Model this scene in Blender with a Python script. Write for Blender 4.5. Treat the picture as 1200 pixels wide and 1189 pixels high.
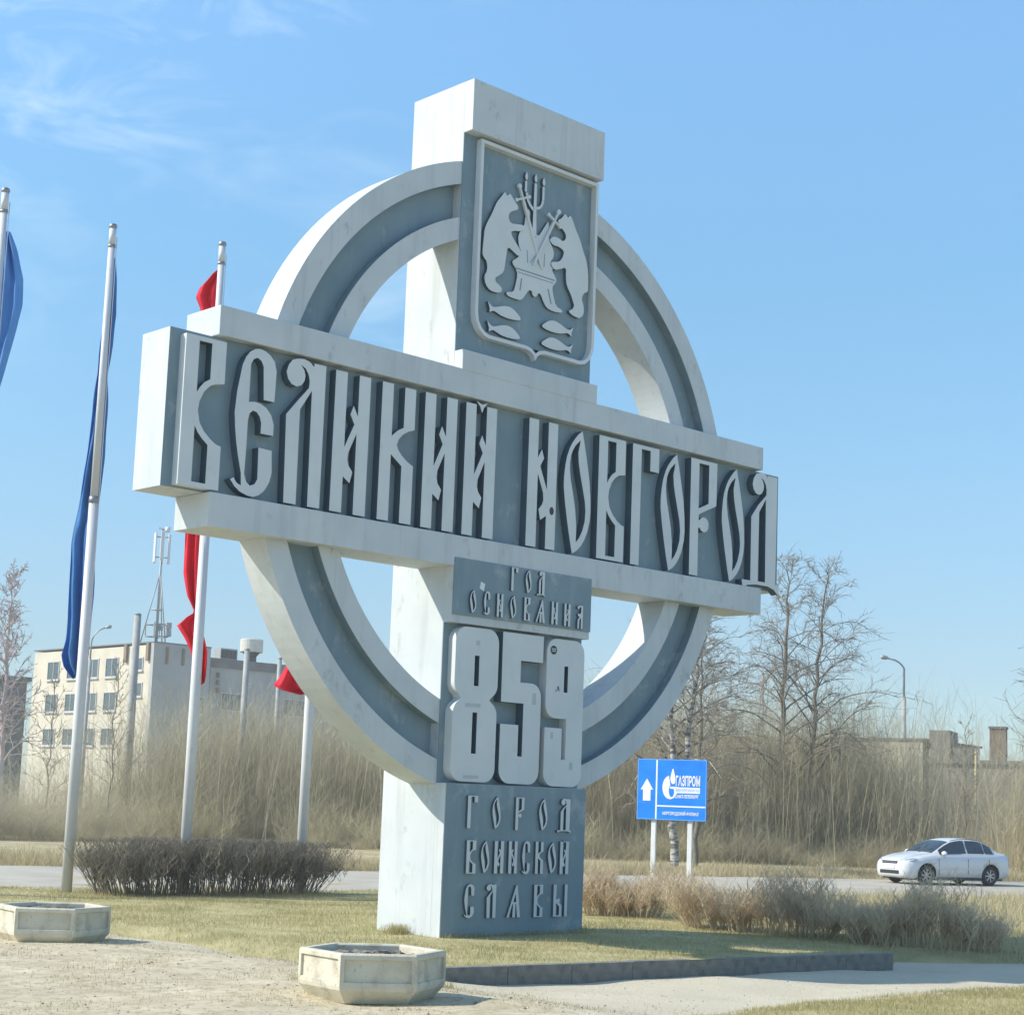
import bpy, bmesh, math, random
import numpy as np
from mathutils import Vector, Matrix
from mathutils.geometry import tessellate_polygon, delaunay_2d_cdt

random.seed(7)
RNG = np.random.default_rng(11)
scene = bpy.context.scene
for o in list(bpy.data.objects):
    bpy.data.objects.remove(o)
COL = scene.collection
R = math.radians

# ------------------------------------------------------------------ camera
CAM_YAW, CAM_PITCH, CAM_ROLL = R(43.234), R(7.910), R(2.125)
CAM_LOC = Vector((-16.2385, -18.5702, 1.8999))
cam_data = bpy.data.cameras.new('camera')
cam = bpy.data.objects.new('camera', cam_data)
COL.objects.link(cam)
fw = Vector((math.sin(CAM_YAW)*math.cos(CAM_PITCH), math.cos(CAM_YAW)*math.cos(CAM_PITCH), math.sin(CAM_PITCH)))
rt0 = Vector((math.cos(CAM_YAW), -math.sin(CAM_YAW), 0))
up0 = rt0.cross(fw)
rt = rt0*math.cos(CAM_ROLL) + up0*math.sin(CAM_ROLL)
up = -rt0*math.sin(CAM_ROLL) + up0*math.cos(CAM_ROLL)
mw = Matrix(((rt.x, up.x, -fw.x, CAM_LOC.x), (rt.y, up.y, -fw.y, CAM_LOC.y), (rt.z, up.z, -fw.z, CAM_LOC.z), (0, 0, 0, 1)))
cam.matrix_world = mw
cam_data.sensor_fit = 'HORIZONTAL'
cam_data.sensor_width = 36.0
cam_data.lens = 2032.75/1200*36.0
cam_data.shift_x = 5.03/1200
cam_data.shift_y = 61.87/1200
cam_data.clip_start = 0.1
cam_data.clip_end = 6000
scene.camera = cam

# ------------------------------------------------------------------ sun, sky, exposure
SUN_TO = Vector((-1.0, 0.72, 0.95)).normalized()
SUN_EL = math.asin(SUN_TO.z)
SUN_AZ = math.atan2(SUN_TO.x, SUN_TO.y)
sun_data = bpy.data.lights.new('sun', 'SUN')
sun_data.energy = 2.5
sun_data.angle = R(0.55)
sun_data.color = (1.0, 0.94, 0.82)
sun = bpy.data.objects.new('sun', sun_data)
COL.objects.link(sun)
sun.rotation_euler = (-SUN_TO).to_track_quat('-Z', 'Y').to_euler()
sun.location = (-30, 20, 40)

world = bpy.data.worlds.new('World')
scene.world = world
world.use_nodes = True
wn = world.node_tree
wn.nodes.clear()
def W(t): return wn.nodes.new(t)
w_out, w_bg, w_sky = W('ShaderNodeOutputWorld'), W('ShaderNodeBackground'), W('ShaderNodeTexSky')
w_sky.sky_type = 'NISHITA'
w_sky.sun_disc = False
w_sky.sun_elevation = SUN_EL
w_sky.sun_rotation = SUN_AZ
w_sky.air_density = 1.0
w_sky.dust_density = 0.35
w_sky.ozone_density = 1.6
w_sky.altitude = 900
w_bg.inputs['Strength'].default_value = 0.130
# thin cirrus over the whole sky
w_tc, w_map, w_n1, w_n2 = W('ShaderNodeTexCoord'), W('ShaderNodeMapping'), W('ShaderNodeTexNoise'), W('ShaderNodeTexNoise')
w_map.inputs['Scale'].default_value = (1.0, 1.0, 2.6)
w_map.inputs['Rotation'].default_value = (R(8), R(-14), R(20))
w_n1.inputs['Scale'].default_value = 11.0
w_n1.inputs['Detail'].default_value = 7.0
w_n1.inputs['Roughness'].default_value = 0.55
w_n1.inputs['Distortion'].default_value = 0.9
w_n2.inputs['Scale'].default_value = 1.9
w_n2.inputs['Detail'].default_value = 2.0
w_r1, w_r2 = W('ShaderNodeValToRGB'), W('ShaderNodeValToRGB')
w_r1.color_ramp.elements[0].position = 0.46
w_r1.color_ramp.elements[1].position = 0.74
w_r2.color_ramp.elements[0].position = 0.50
w_r2.color_ramp.elements[1].position = 0.66
w_mul, w_mul2, w_mix = W('ShaderNodeMath'), W('ShaderNodeMath'), W('ShaderNodeMixRGB')
w_mul.operation = 'MULTIPLY'
w_mul2.operation = 'MULTIPLY'
w_mul2.inputs[1].default_value = 0.5
w_mix.inputs['Color2'].default_value = (3.4, 3.9, 4.2, 1)
L_ = wn.links.new
L_(w_tc.outputs['Generated'], w_map.inputs['Vector'])
L_(w_map.outputs['Vector'], w_n1.inputs['Vector'])
L_(w_tc.outputs['Generated'], w_n2.inputs['Vector'])
L_(w_n1.outputs['Fac'], w_r1.inputs['Fac'])
L_(w_n2.outputs['Fac'], w_r2.inputs['Fac'])
L_(w_r1.outputs['Color'], w_mul.inputs[0])
L_(w_r2.outputs['Color'], w_mul.inputs[1])
L_(w_mul.outputs[0], w_mul2.inputs[0])
L_(w_mul2.outputs[0], w_mix.inputs['Fac'])
# the photographed sky is paler and flatter towards the horizon than the clear-air model: even it out by height, all round
w_sep, w_rh, w_mh = W('ShaderNodeSeparateXYZ'), W('ShaderNodeValToRGB'), W('ShaderNodeMixRGB')
w_mh.blend_type = 'MULTIPLY'
w_mh.inputs['Fac'].default_value = 1.0
for p_, c_ in ((0.08, (.36, .415, .445)), (0.17, (.455, .56, .565)), (0.30, (.545, .735, .72)), (0.43, (.74, .95, .95))):
    e_ = w_rh.color_ramp.elements.new(p_); e_.color = (*c_, 1)
w_rh.color_ramp.elements[0].color = (.34, .39, .43, 1)
w_rh.color_ramp.elements[-1].color = (1, 1, 1, 1)
L_(w_tc.outputs['Generated'], w_sep.inputs[0])
L_(w_sep.outputs['Z'], w_rh.inputs['Fac'])
L_(w_sky.outputs['Color'], w_mh.inputs['Color1'])
L_(w_rh.outputs['Color'], w_mh.inputs['Color2'])
L_(w_mh.outputs['Color'], w_mix.inputs['Color1'])
L_(w_mix.outputs['Color'], w_bg.inputs['Color'])
L_(w_bg.outputs['Background'], w_out.inputs['Surface'])

scene.view_settings.view_transform = 'Standard'
scene.view_settings.look = 'None'
scene.view_settings.exposure = 1.24
scene.view_settings.gamma = 1.0
scene.view_settings.use_curve_mapping = False

# ------------------------------------------------------------------ materials
def mat(name, c1, c2=None, rough=0.8, scale=3.0, detail=5.0, lo=0.35, hi=0.65, bump=0.0, bscale=None,
        metallic=0.0, streak=None, spec=0.4, tint=False, stretch=(1, 1, 1), grime=None, coat=0.0, trans=0.0):
    m = bpy.data.materials.new(name)
    m.use_nodes = True
    nt = m.node_tree
    N = nt.nodes.new
    bs = nt.nodes['Principled BSDF']
    bs.inputs['Roughness'].default_value = rough
    bs.inputs['Metallic'].default_value = metallic
    bs.inputs['Specular IOR Level'].default_value = spec
    bs.inputs['Coat Weight'].default_value = coat
    tc = N('ShaderNodeTexCoord')
    mp = N('ShaderNodeMapping')
    mp.inputs['Scale'].default_value = stretch
    nt.links.new(tc.outputs['Object'], mp.inputs['Vector'])
    if c2 is None: c2 = c1
    nz = N('ShaderNodeTexNoise')
    nz.inputs['Scale'].default_value = scale
    nz.inputs['Detail'].default_value = detail
    nt.links.new(mp.outputs['Vector'], nz.inputs['Vector'])
    rp = N('ShaderNodeValToRGB')
    rp.color_ramp.elements[0].position = lo
    rp.color_ramp.elements[1].position = hi
    rp.color_ramp.elements[0].color = (*c1, 1)
    rp.color_ramp.elements[1].color = (*c2, 1)
    nt.links.new(nz.outputs['Fac'], rp.inputs['Fac'])
    col = rp.outputs['Color']
    if tint:
        at = N('ShaderNodeAttribute'); at.attribute_name = 'tint'
        mx = N('ShaderNodeMixRGB'); mx.blend_type = 'MIX'
        mx.inputs['Color2'].default_value = (*tint, 1)
        nt.links.new(at.outputs['Fac'], mx.inputs['Fac'])
        nt.links.new(col, mx.inputs['Color1'])
        col = mx.outputs['Color']
    for spec_ in (streak, grime):
        if not spec_: continue
        c3, sc3, lo3, hi3, amt, st3 = spec_
        mp3 = N('ShaderNodeMapping'); mp3.inputs['Scale'].default_value = st3
        mp3.inputs['Location'].default_value = (3.1, 7.7, 1.3)
        nt.links.new(tc.outputs['Object'], mp3.inputs['Vector'])
        n3 = N('ShaderNodeTexNoise'); n3.inputs['Scale'].default_value = sc3; n3.inputs['Detail'].default_value = 6
        n3.inputs['Roughness'].default_value = 0.62
        nt.links.new(mp3.outputs['Vector'], n3.inputs['Vector'])
        r3 = N('ShaderNodeMapRange'); r3.inputs[1].default_value = lo3; r3.inputs[2].default_value = hi3
        r3.inputs[4].default_value = amt
        nt.links.new(n3.outputs['Fac'], r3.inputs[0])
        mx = N('ShaderNodeMixRGB'); mx.inputs['Color2'].default_value = (*c3, 1)
        nt.links.new(r3.outputs[0], mx.inputs['Fac'])
        nt.links.new(col, mx.inputs['Color1'])
        col = mx.outputs['Color']
    nt.links.new(col, bs.inputs['Base Color'])
    if trans:
        tb = N('ShaderNodeBsdfTranslucent'); ms = N('ShaderNodeMixShader'); ms.inputs['Fac'].default_value = trans
        nt.links.new(col, tb.inputs['Color']); nt.links.new(bs.outputs[0], ms.inputs[1]); nt.links.new(tb.outputs[0], ms.inputs[2])
        nt.links.new(ms.outputs[0], nt.nodes['Material Output'].inputs['Surface'])
    if bump:
        nb = N('ShaderNodeTexNoise'); nb.inputs['Scale'].default_value = bscale or scale*6; nb.inputs['Detail'].default_value = 6
        nt.links.new(mp.outputs['Vector'], nb.inputs['Vector'])
        bp = N('ShaderNodeBump'); bp.inputs['Strength'].default_value = bump; bp.inputs['Distance'].default_value = 0.02
        nt.links.new(nb.outputs['Fac'], bp.inputs['Height'])
        nt.links.new(bp.outputs['Normal'], bs.inputs['Normal'])
    return m

M = {}
M['white'] = mat('pale_grey_paint', (0.485, 0.52, 0.53), (0.54, 0.57, 0.57), 0.62, 1.6, bump=0.05, bscale=25,
                 streak=((0.36, 0.37, 0.36), 1.5, 0.52, 0.76, 0.5, (4.0, 4.0, 0.28)),
                 grime=((0.27, 0.255, 0.225), 5.0, 0.60, 0.76, 0.6, (1, 1, 0.6)))
M['blue'] = mat('blue_grey_paint', (0.16, 0.232, 0.268), (0.195, 0.268, 0.30), 0.55, 1.3, bump=0.06, bscale=30,
                streak=((0.25, 0.30, 0.33), 1.7, 0.50, 0.72, 0.55, (3.0, 3.0, 0.35)),
                grime=((0.36, 0.39, 0.41), 2.6, 0.58, 0.68, 0.6, (1, 1, 0.7)))
M['letter'] = mat('letter_paint', (0.56, 0.59, 0.59), (0.61, 0.635, 0.625), 0.6, 2.0, bump=0.03, bscale=25,
                  grime=((0.42, 0.43, 0.43), 5.0, 0.62, 0.8, 0.45, (1, 1, 0.6)))
M['sticker_dark'] = mat('sticker_dark', (0.03, 0.035, 0.03), rough=0.5)
M['patch'] = mat('patch', (0.42, 0.45, 0.46), (0.46, 0.49, 0.50), 0.7, 8)
M['paper'] = mat('paper', (0.7, 0.72, 0.72), rough=0.8)
M['letter_side'] = mat('letter_side_shade', (0.045, 0.085, 0.115), (0.06, 0.105, 0.14), 0.6, 1.5)  # dark edge colour, includes the shade between raised letters
M['pole'] = mat('pole_paint', (0.54, 0.55, 0.56), (0.62, 0.62, 0.62), 0.45, 1.2, stretch=(1, 1, 0.6),
                grime=((0.36, 0.33, 0.28), 6.0, 0.62, 0.75, 0.6, (3, 3, 0.5)))
M['pole_cap'] = mat('pole_cap', (0.25, 0.25, 0.26), (0.33, 0.33, 0.34), 0.4, 20, metallic=0.6)
M['flag_blue'] = mat('flag_navy', (0.06, 0.22, 0.52), (0.08, 0.27, 0.60), 0.75, 3, trans=.4)
M['flag_light'] = mat('flag_light_blue', (0.17, 0.42, 0.76), (0.21, 0.48, 0.80), 0.75, 3, trans=.45)
M['flag_red'] = mat('flag_red', (0.80, 0.018, 0.05), (0.86, 0.03, 0.07), 0.7, 3, trans=.45)
M['concrete'] = mat('old_concrete', (0.52, 0.475, 0.36), (0.62, 0.575, 0.45), 0.9, 4, bump=0.35, bscale=45,
                    streak=((0.27, 0.25, 0.205), 5.0, 0.52, 0.74, 0.75, (1, 1, 0.6)),
                    grime=((0.14, 0.135, 0.115), 22.0, 0.62, 0.72, 0.6, (1, 1, 1)))
M['soil'] = mat('soil', (0.10, 0.085, 0.07), (0.27, 0.24, 0.20), 0.95, 14, bump=1.0, bscale=50)
M['kerb'] = mat('kerb_concrete', (0.15, 0.15, 0.135), (0.22, 0.215, 0.19), 0.9, 5, bump=0.4, bscale=40,
                grime=((0.09, 0.09, 0.085), 9.0, 0.5, 0.7, 0.7, (1, 1, 1)))
M['asphalt'] = mat('road_asphalt', (0.38, 0.345, 0.275), (0.46, 0.42, 0.335), 0.9, 0.8, bump=0.2, bscale=40)
M['lawn'] = mat('lawn_soil', (0.30, 0.27, 0.12), (0.46, 0.40, 0.21), 0.95, 1.4, bump=0.5, bscale=30)
M['grass'] = mat('grass_blades', (0.235, 0.235, 0.065), (0.42, 0.37, 0.155), 0.8, 0.55, tint=(0.52, 0.44, 0.24), trans=.35)
M['straw'] = mat('dry_grass_blades', (0.52, 0.43, 0.25), (0.60, 0.51, 0.32), 0.85, 0.3, tint=(0.33, 0.28, 0.14), trans=.35)
M['brush'] = mat('brush_stems', (0.35, 0.31, 0.24), (0.47, 0.42, 0.315), 0.85, 0.12, tint=(0.72, 0.645, 0.40), trans=.4)
M['hedge'] = mat('hedge_twigs', (0.12, 0.108, 0.085), (0.18, 0.16, 0.125), 0.85, 2.0, tint=(0.27, 0.24, 0.185), trans=.25)
M['shrub'] = mat('shrub_twigs', (0.50, 0.39, 0.26), (0.64, 0.51, 0.355), 0.85, 2.0, tint=(0.66, 0.55, 0.38), trans=.4)
M['bark'] = mat('bark', (0.13, 0.118, 0.092), (0.21, 0.19, 0.15), 0.9, 6, bump=0.5, bscale=20)
M['twig'] = mat('tree_twigs', (0.20, 0.175, 0.135), (0.28, 0.245, 0.195), 0.9, 1)
M['birch'] = mat('birch_bark', (0.11, 0.10, 0.09), (0.44, 0.42, 0.37), 0.8, 5.0, lo=0.44, hi=0.56, stretch=(0.6, 0.6, 2.2), bump=0.2)
M['pink_twig'] = mat('pale_birch_twigs', (0.42, 0.34, 0.32), (0.50, 0.42, 0.40), 0.9, 1)
M['pale_twig'] = mat('pale_twigs', (0.27, 0.235, 0.175), (0.36, 0.315, 0.24), 0.9, 1)
M['steel'] = mat('grey_steel', (0.28, 0.30, 0.31), (0.36, 0.38, 0.39), 0.5, 6, metallic=0.3)
M['conc_pole'] = mat('pole_concrete', (0.32, 0.32, 0.30), (0.42, 0.41, 0.39), 0.9, 3)
M['panel_white'] = mat('antenna_white', (0.62, 0.63, 0.64), rough=0.5)
M['cream'] = mat('cream_brick', (0.55, 0.50, 0.395), (0.61, 0.56, 0.45), 0.9, 0.5, bump=0.1, bscale=8,
                 streak=((0.34, 0.31, 0.26), 0.4, 0.52, 0.75, 0.6, (1, 1, 0.35)))
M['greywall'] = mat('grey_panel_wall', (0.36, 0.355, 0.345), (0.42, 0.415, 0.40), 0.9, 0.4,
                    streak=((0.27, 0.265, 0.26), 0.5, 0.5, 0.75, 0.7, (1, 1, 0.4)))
M['roofing'] = mat('roofing_felt', (0.14, 0.135, 0.13), (0.19, 0.185, 0.175), 0.9, 1)
M['frame'] = mat('window_frame', (0.50, 0.49, 0.47), rough=0.6)
M['pane'] = mat('window_glass', (0.035, 0.055, 0.065), (0.07, 0.10, 0.11), 0.12, 0.4, spec=0.8)
M['rust'] = mat('brown_downpipe', (0.19, 0.14, 0.095), (0.26, 0.195, 0.14), 0.8, 3)
M['darkwall'] = mat('brown_shed_wall', (0.20, 0.18, 0.15), (0.26, 0.235, 0.20), 0.9, 0.6)
M['slabwall'] = mat('beige_slab_wall', (0.52, 0.46, 0.34), (0.60, 0.54, 0.41), 0.9, 0.5,
                    streak=((0.27, 0.235, 0.17), 0.6, 0.5, 0.72, 0.8, (1, 1, 0.3)))
M['tank'] = mat('tank_cream', (0.55, 0.52, 0.45), (0.62, 0.59, 0.52), 0.7, 2)
M['sign_blue'] = mat('sign_blue', (0.010, 0.21, 0.80), (0.018, 0.26, 0.86), 0.4, 2.5,
                     streak=((0.10, 0.36, 0.80), 3.0, 0.56, 0.75, 0.5, (0.4, 1, 5)))
M['sign_white'] = mat('sign_white', (0.86, 0.87, 0.88), rough=0.5)
M['post_white'] = mat('post_white', (0.70, 0.70, 0.69), (0.78, 0.78, 0.77), 0.5, 3)
M['car_paint'] = mat('car_white', (0.58, 0.59, 0.60), (0.62, 0.63, 0.64), 0.24, 2, spec=0.5, coat=0.6,
                     grime=((0.45, 0.43, 0.39), 1.2, 0.58, 0.85, 0.3, (1, 1, 1)))
M['car_glass'] = mat('car_glass', (0.018, 0.03, 0.04), (0.03, 0.045, 0.055), 0.06, 2, spec=0.9)
M['black'] = mat('black_plastic', (0.018, 0.018, 0.019), (0.028, 0.028, 0.03), 0.6, 8)
M['tyre'] = mat('tyre_rubber', (0.022, 0.022, 0.022), (0.035, 0.034, 0.032), 0.85, 10)
M['rim'] = mat('rim_alloy', (0.38, 0.39, 0.40), (0.46, 0.47, 0.48), 0.35, 8, metallic=0.8)
M['headlight'] = mat('headlight_lens', (0.22, 0.24, 0.26), (0.36, 0.38, 0.40), 0.10, 6, spec=0.8)
M['taillight'] = mat('tail_lens', (0.30, 0.012, 0.015), rough=0.2)
M['stone'] = mat('pebble', (0.36, 0.33, 0.26), (0.55, 0.51, 0.42), 0.9, 30)
M['litter'] = mat('dead_leaves', (0.16, 0.11, 0.065), (0.30, 0.23, 0.14), 0.9, 20)

# ------------------------------------------------------------------ object helpers
def setp(o, label=None, cat=None, group=None, kind=None):
    if label: o['label'] = label
    if cat: o['category'] = cat
    if group: o['group'] = group
    if kind: o['kind'] = kind
    return o
def thing(name, label, cat, loc=(0, 0, 0), rotz=0.0, group=None):
    o = bpy.data.objects.new(name, None)
    o.empty_display_size = 0.3
    COL.objects.link(o)
    o.location = loc
    o.rotation_euler = (0, 0, rotz)
    return setp(o, label, cat, group)
def link(name, me, mats, parent=None):
    if not isinstance(mats, (list, tuple)): mats = [mats]
    if len(me.materials) == 0:
        for m in mats: me.materials.append(m)
    o = bpy.data.objects.new(name, me)
    COL.objects.link(o)
    if parent is not None: o.parent = parent
    return o
def obj(name, bm, mats, parent=None, smooth=False):
    bmesh.ops.recalc_face_normals(bm, faces=bm.faces[:])
    me = bpy.data.meshes.new(name)
    bm.to_mesh(me)
    bm.free()
    if smooth:
        for p in me.polygons: p.use_smooth = True
    return link(name, me, mats, parent)
def arr_mesh(name, verts, faces, mats, parent=None, tint=None, smooth=False):
    """fast mesh from numpy: faces is an (n,k) int array"""
    me = bpy.data.meshes.new(name)
    verts = np.asarray(verts, dtype=np.float32)
    faces = np.asarray(faces, dtype=np.int32)
    n, k = faces.shape
    me.vertices.add(len(verts)); me.vertices.foreach_set('co', verts.ravel())
    me.loops.add(n*k); me.loops.foreach_set('vertex_index', faces.ravel())
    me.polygons.add(n); me.polygons.foreach_set('loop_start', np.arange(0, n*k, k, dtype=np.int32))
    if smooth: me.polygons.foreach_set('use_smooth', np.ones(n, dtype=bool))
    me.update(calc_edges=True)
    if tint is not None:
        a = me.attributes.new('tint', 'FLOAT', 'POINT')
        a.data.foreach_set('value', np.asarray(tint, dtype=np.float32))
    return link(name, me, mats, parent)
def bx(bm, x0, x1, y0, y1, z0, z1, mi=0):
    v = [bm.verts.new(p) for p in ((x0, y0, z0), (x1, y0, z0), (x1, y1, z0), (x0, y1, z0), (x0, y0, z1), (x1, y0, z1), (x1, y1, z1), (x0, y1, z1))]
    fs = []
    for q in ((0, 1, 2, 3), (4, 5, 6, 7), (0, 1, 5, 4), (1, 2, 6, 5), (2, 3, 7, 6), (3, 0, 4, 7)):
        f = bm.faces.new([v[i] for i in q]); f.material_index = mi; fs.append(f)
    return fs     # fs[2] is the y0 (front) face
def box_obj(name, dims, mats, parent=None, bevel=0.0, front_mat=None):
    bm = bmesh.new()
    fs = bx(bm, *dims)
    if front_mat is not None: fs[2].material_index = front_mat
    if bevel:
        bmesh.ops.bevel(bm, geom=bm.edges[:], offset=bevel, segments=2, profile=0.6, affect='EDGES')
    return obj(name, bm, mats, parent)
def prism_bm(bm, outer, holes, yf, yb, so=0, sh=0):
    """solid plate from an outline in the xz plane, front face at yf, back at yb"""
    loops = [[Vector((x, 0, z)) for x, z in outer]] + [[Vector((x, 0, z)) for x, z in h] for h in holes]
    tris = tessellate_polygon(loops)
    flat = [p for l in loops for p in l]
    F = [bm.verts.new((p.x, yf, p.z)) for p in flat]
    B = [bm.verts.new((p.x, yb, p.z)) for p in flat]
    for t in tris:
        try:
            bm.faces.new([F[i] for i in t]); bm.faces.new([B[i] for i in reversed(t)])
        except ValueError: pass
    k = 0
    for l in loops:
        n = len(l)
        for i in range(n):
            a, b = k+i, k+(i+1) % n
            bm.faces.new((F[a], F[b], B[b], B[a])).material_index = so if l is loops[0] else sh
        k += n
def prism(name, polys, yf, yb, m, parent, so=0, sh=0):
    bm = bmesh.new()
    for outer, holes in polys: prism_bm(bm, outer, holes, yf, yb, so, sh)
    return obj(name, bm, m, parent)
def tube_bm(bm, pts, rads, n=8, cap=True):
    rings = []
    for i, p in enumerate(pts):
        p = Vector(p)
        d = (Vector(pts[min(i+1, len(pts)-1)]) - Vector(pts[max(i-1, 0)])).normalized()
        a = Vector((0, 0, 1)) if abs(d.z) < 0.9 else Vector((1, 0, 0))
        u = d.cross(a).normalized(); w = d.cross(u)
        r = rads[i] if isinstance(rads, (list, tuple)) else rads
        rings.append([bm.verts.new(p + (u*math.cos(2*math.pi*j/n) + w*math.sin(2*math.pi*j/n))*r) for j in range(n)])
    for a, b in zip(rings, rings[1:]):
        for j in range(n):
            bm.faces.new((a[j], a[(j+1) % n], b[(j+1) % n], b[j]))
    if cap:
        bm.faces.new(rings[0][::-1]); bm.faces.new(rings[-1])
def tube_obj(name, pts, rads, m, parent=None, n=10, smooth=True):
    bm = bmesh.new(); tube_bm(bm, pts, rads, n)
    return obj(name, bm, m, parent, smooth)
def circ(cx, cz, r, n=20, rz=None, a0=0.0):
    rz = rz or r
    return [(cx + r*math.cos(a0+2*math.pi*i/n), cz + rz*math.sin(a0+2*math.pi*i/n)) for i in range(n)]
def smooth_loop(pts, it=1):
    for _ in range(it):
        q = []
        for i in range(len(pts)):
            a, b = pts[i], pts[(i+1) % len(pts)]
            q.append((a[0]*.75+b[0]*.25, a[1]*.75+b[1]*.25)); q.append((a[0]*.25+b[0]*.75, a[1]*.25+b[1]*.75))
        pts = q
    return pts
def stroke(pts, w):
    """closed outline around a polyline; w a width or a list of widths"""
    n = len(pts); L, Rr = [], []
    for i in range(n):
        a, b = pts[max(i-1, 0)], pts[min(i+1, n-1)]
        dx, dz = b[0]-a[0], b[1]-a[1]; l = math.hypot(dx, dz); dx /= l; dz /= l
        h = (w[i] if isinstance(w, (list, tuple)) else w)/2
        L.append((pts[i][0]-dz*h, pts[i][1]+dx*h)); Rr.append((pts[i][0]+dz*h, pts[i][1]-dx*h))
    return L + Rr[::-1]

# ------------------------------------------------------------------ terrain
def sstep(a, b, x):
    t = np.clip((x-a)/(b-a), 0, 1); return t*t*(3-2*t)
def gz(x, y):
    """level of the bare ground"""
    x = np.asarray(x, float); y = np.asarray(y, float)
    z = -0.20 + 0.17*sstep(-2.2, -4.4, x)*sstep(14, 6, y)
    near = sstep(30, 12, np.hypot(x+2, y))
    z = z + near*0.012*(np.sin(x*2.1+y*1.3)+np.sin(x*0.9-y*2.7+1)+0.6*np.sin(x*5.3+y*4.1))
    return z
LAWN = [(4.62, -4.42), (0.85, -4.00), (-2.90, -3.58), (-3.30, -2.6), (-3.46, -1.4), (-3.30, 0.6), (-3.42, 2.6), (-4.4, 4.6), (-8, 6.8),
        (-14, 9.5), (-12, 14.6), (0.0, 11.9), (7.1, 9.9), (16, 7.2), (27, 3.6), (40, 0), (36, -9), (20, -7.4), (9.0, -5.1), (7.3, -5.0), (5.6, -3.9)]
# kerbed edges are the first two; elsewhere the lawn falls off to the ground
def seg_dist(px, py, a, b):
    ax, ay = a; bx_, by_ = b
    vx, vy = bx_-ax, by_-ay
    t = np.clip(((px-ax)*vx+(py-ay)*vy)/(vx*vx+vy*vy), 0, 1)
    return np.hypot(px-ax-t*vx, py-ay-t*vy)
def inside(px, py, poly):
    c = np.zeros(np.shape(px), bool)
    n = len(poly)
    for i in range(n):
        x1, y1 = poly[i]; x2, y2 = poly[(i+1) % n]
        m = ((y1 > py) != (y2 > py)) & (px < (x2-x1)*(py-y1)/(y2-y1+1e-12)+x1)
        c ^= m
    return c
def lawn_z(x, y):
    x = np.asarray(x, float); y = np.asarray(y, float)
    d = np.full(x.shape, 9.0)
    for i in range(2, len(LAWN)):
        d = np.minimum(d, seg_dist(x, y, LAWN[i], LAWN[(i+1) % len(LAWN)]))
    top = 0.015*np.sin(x*1.3+0.4)*np.sin(y*1.1) - 0.05*sstep(1.5, 4.5, x)*sstep(1, -4, y)
    return gz(x, y)-0.02 + (top-gz(x, y)+0.02)*sstep(0.0, 0.55, d)
GRASS2 = [(-2.6, -6.95), (-1.2, -6.72), (0.4, -6.70), (1.9, -6.85), (3.4, -6.72), (5.2, -7.0), (8, -7.4), (14, -8.6), (14, -14), (-4, -14)]

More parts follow.
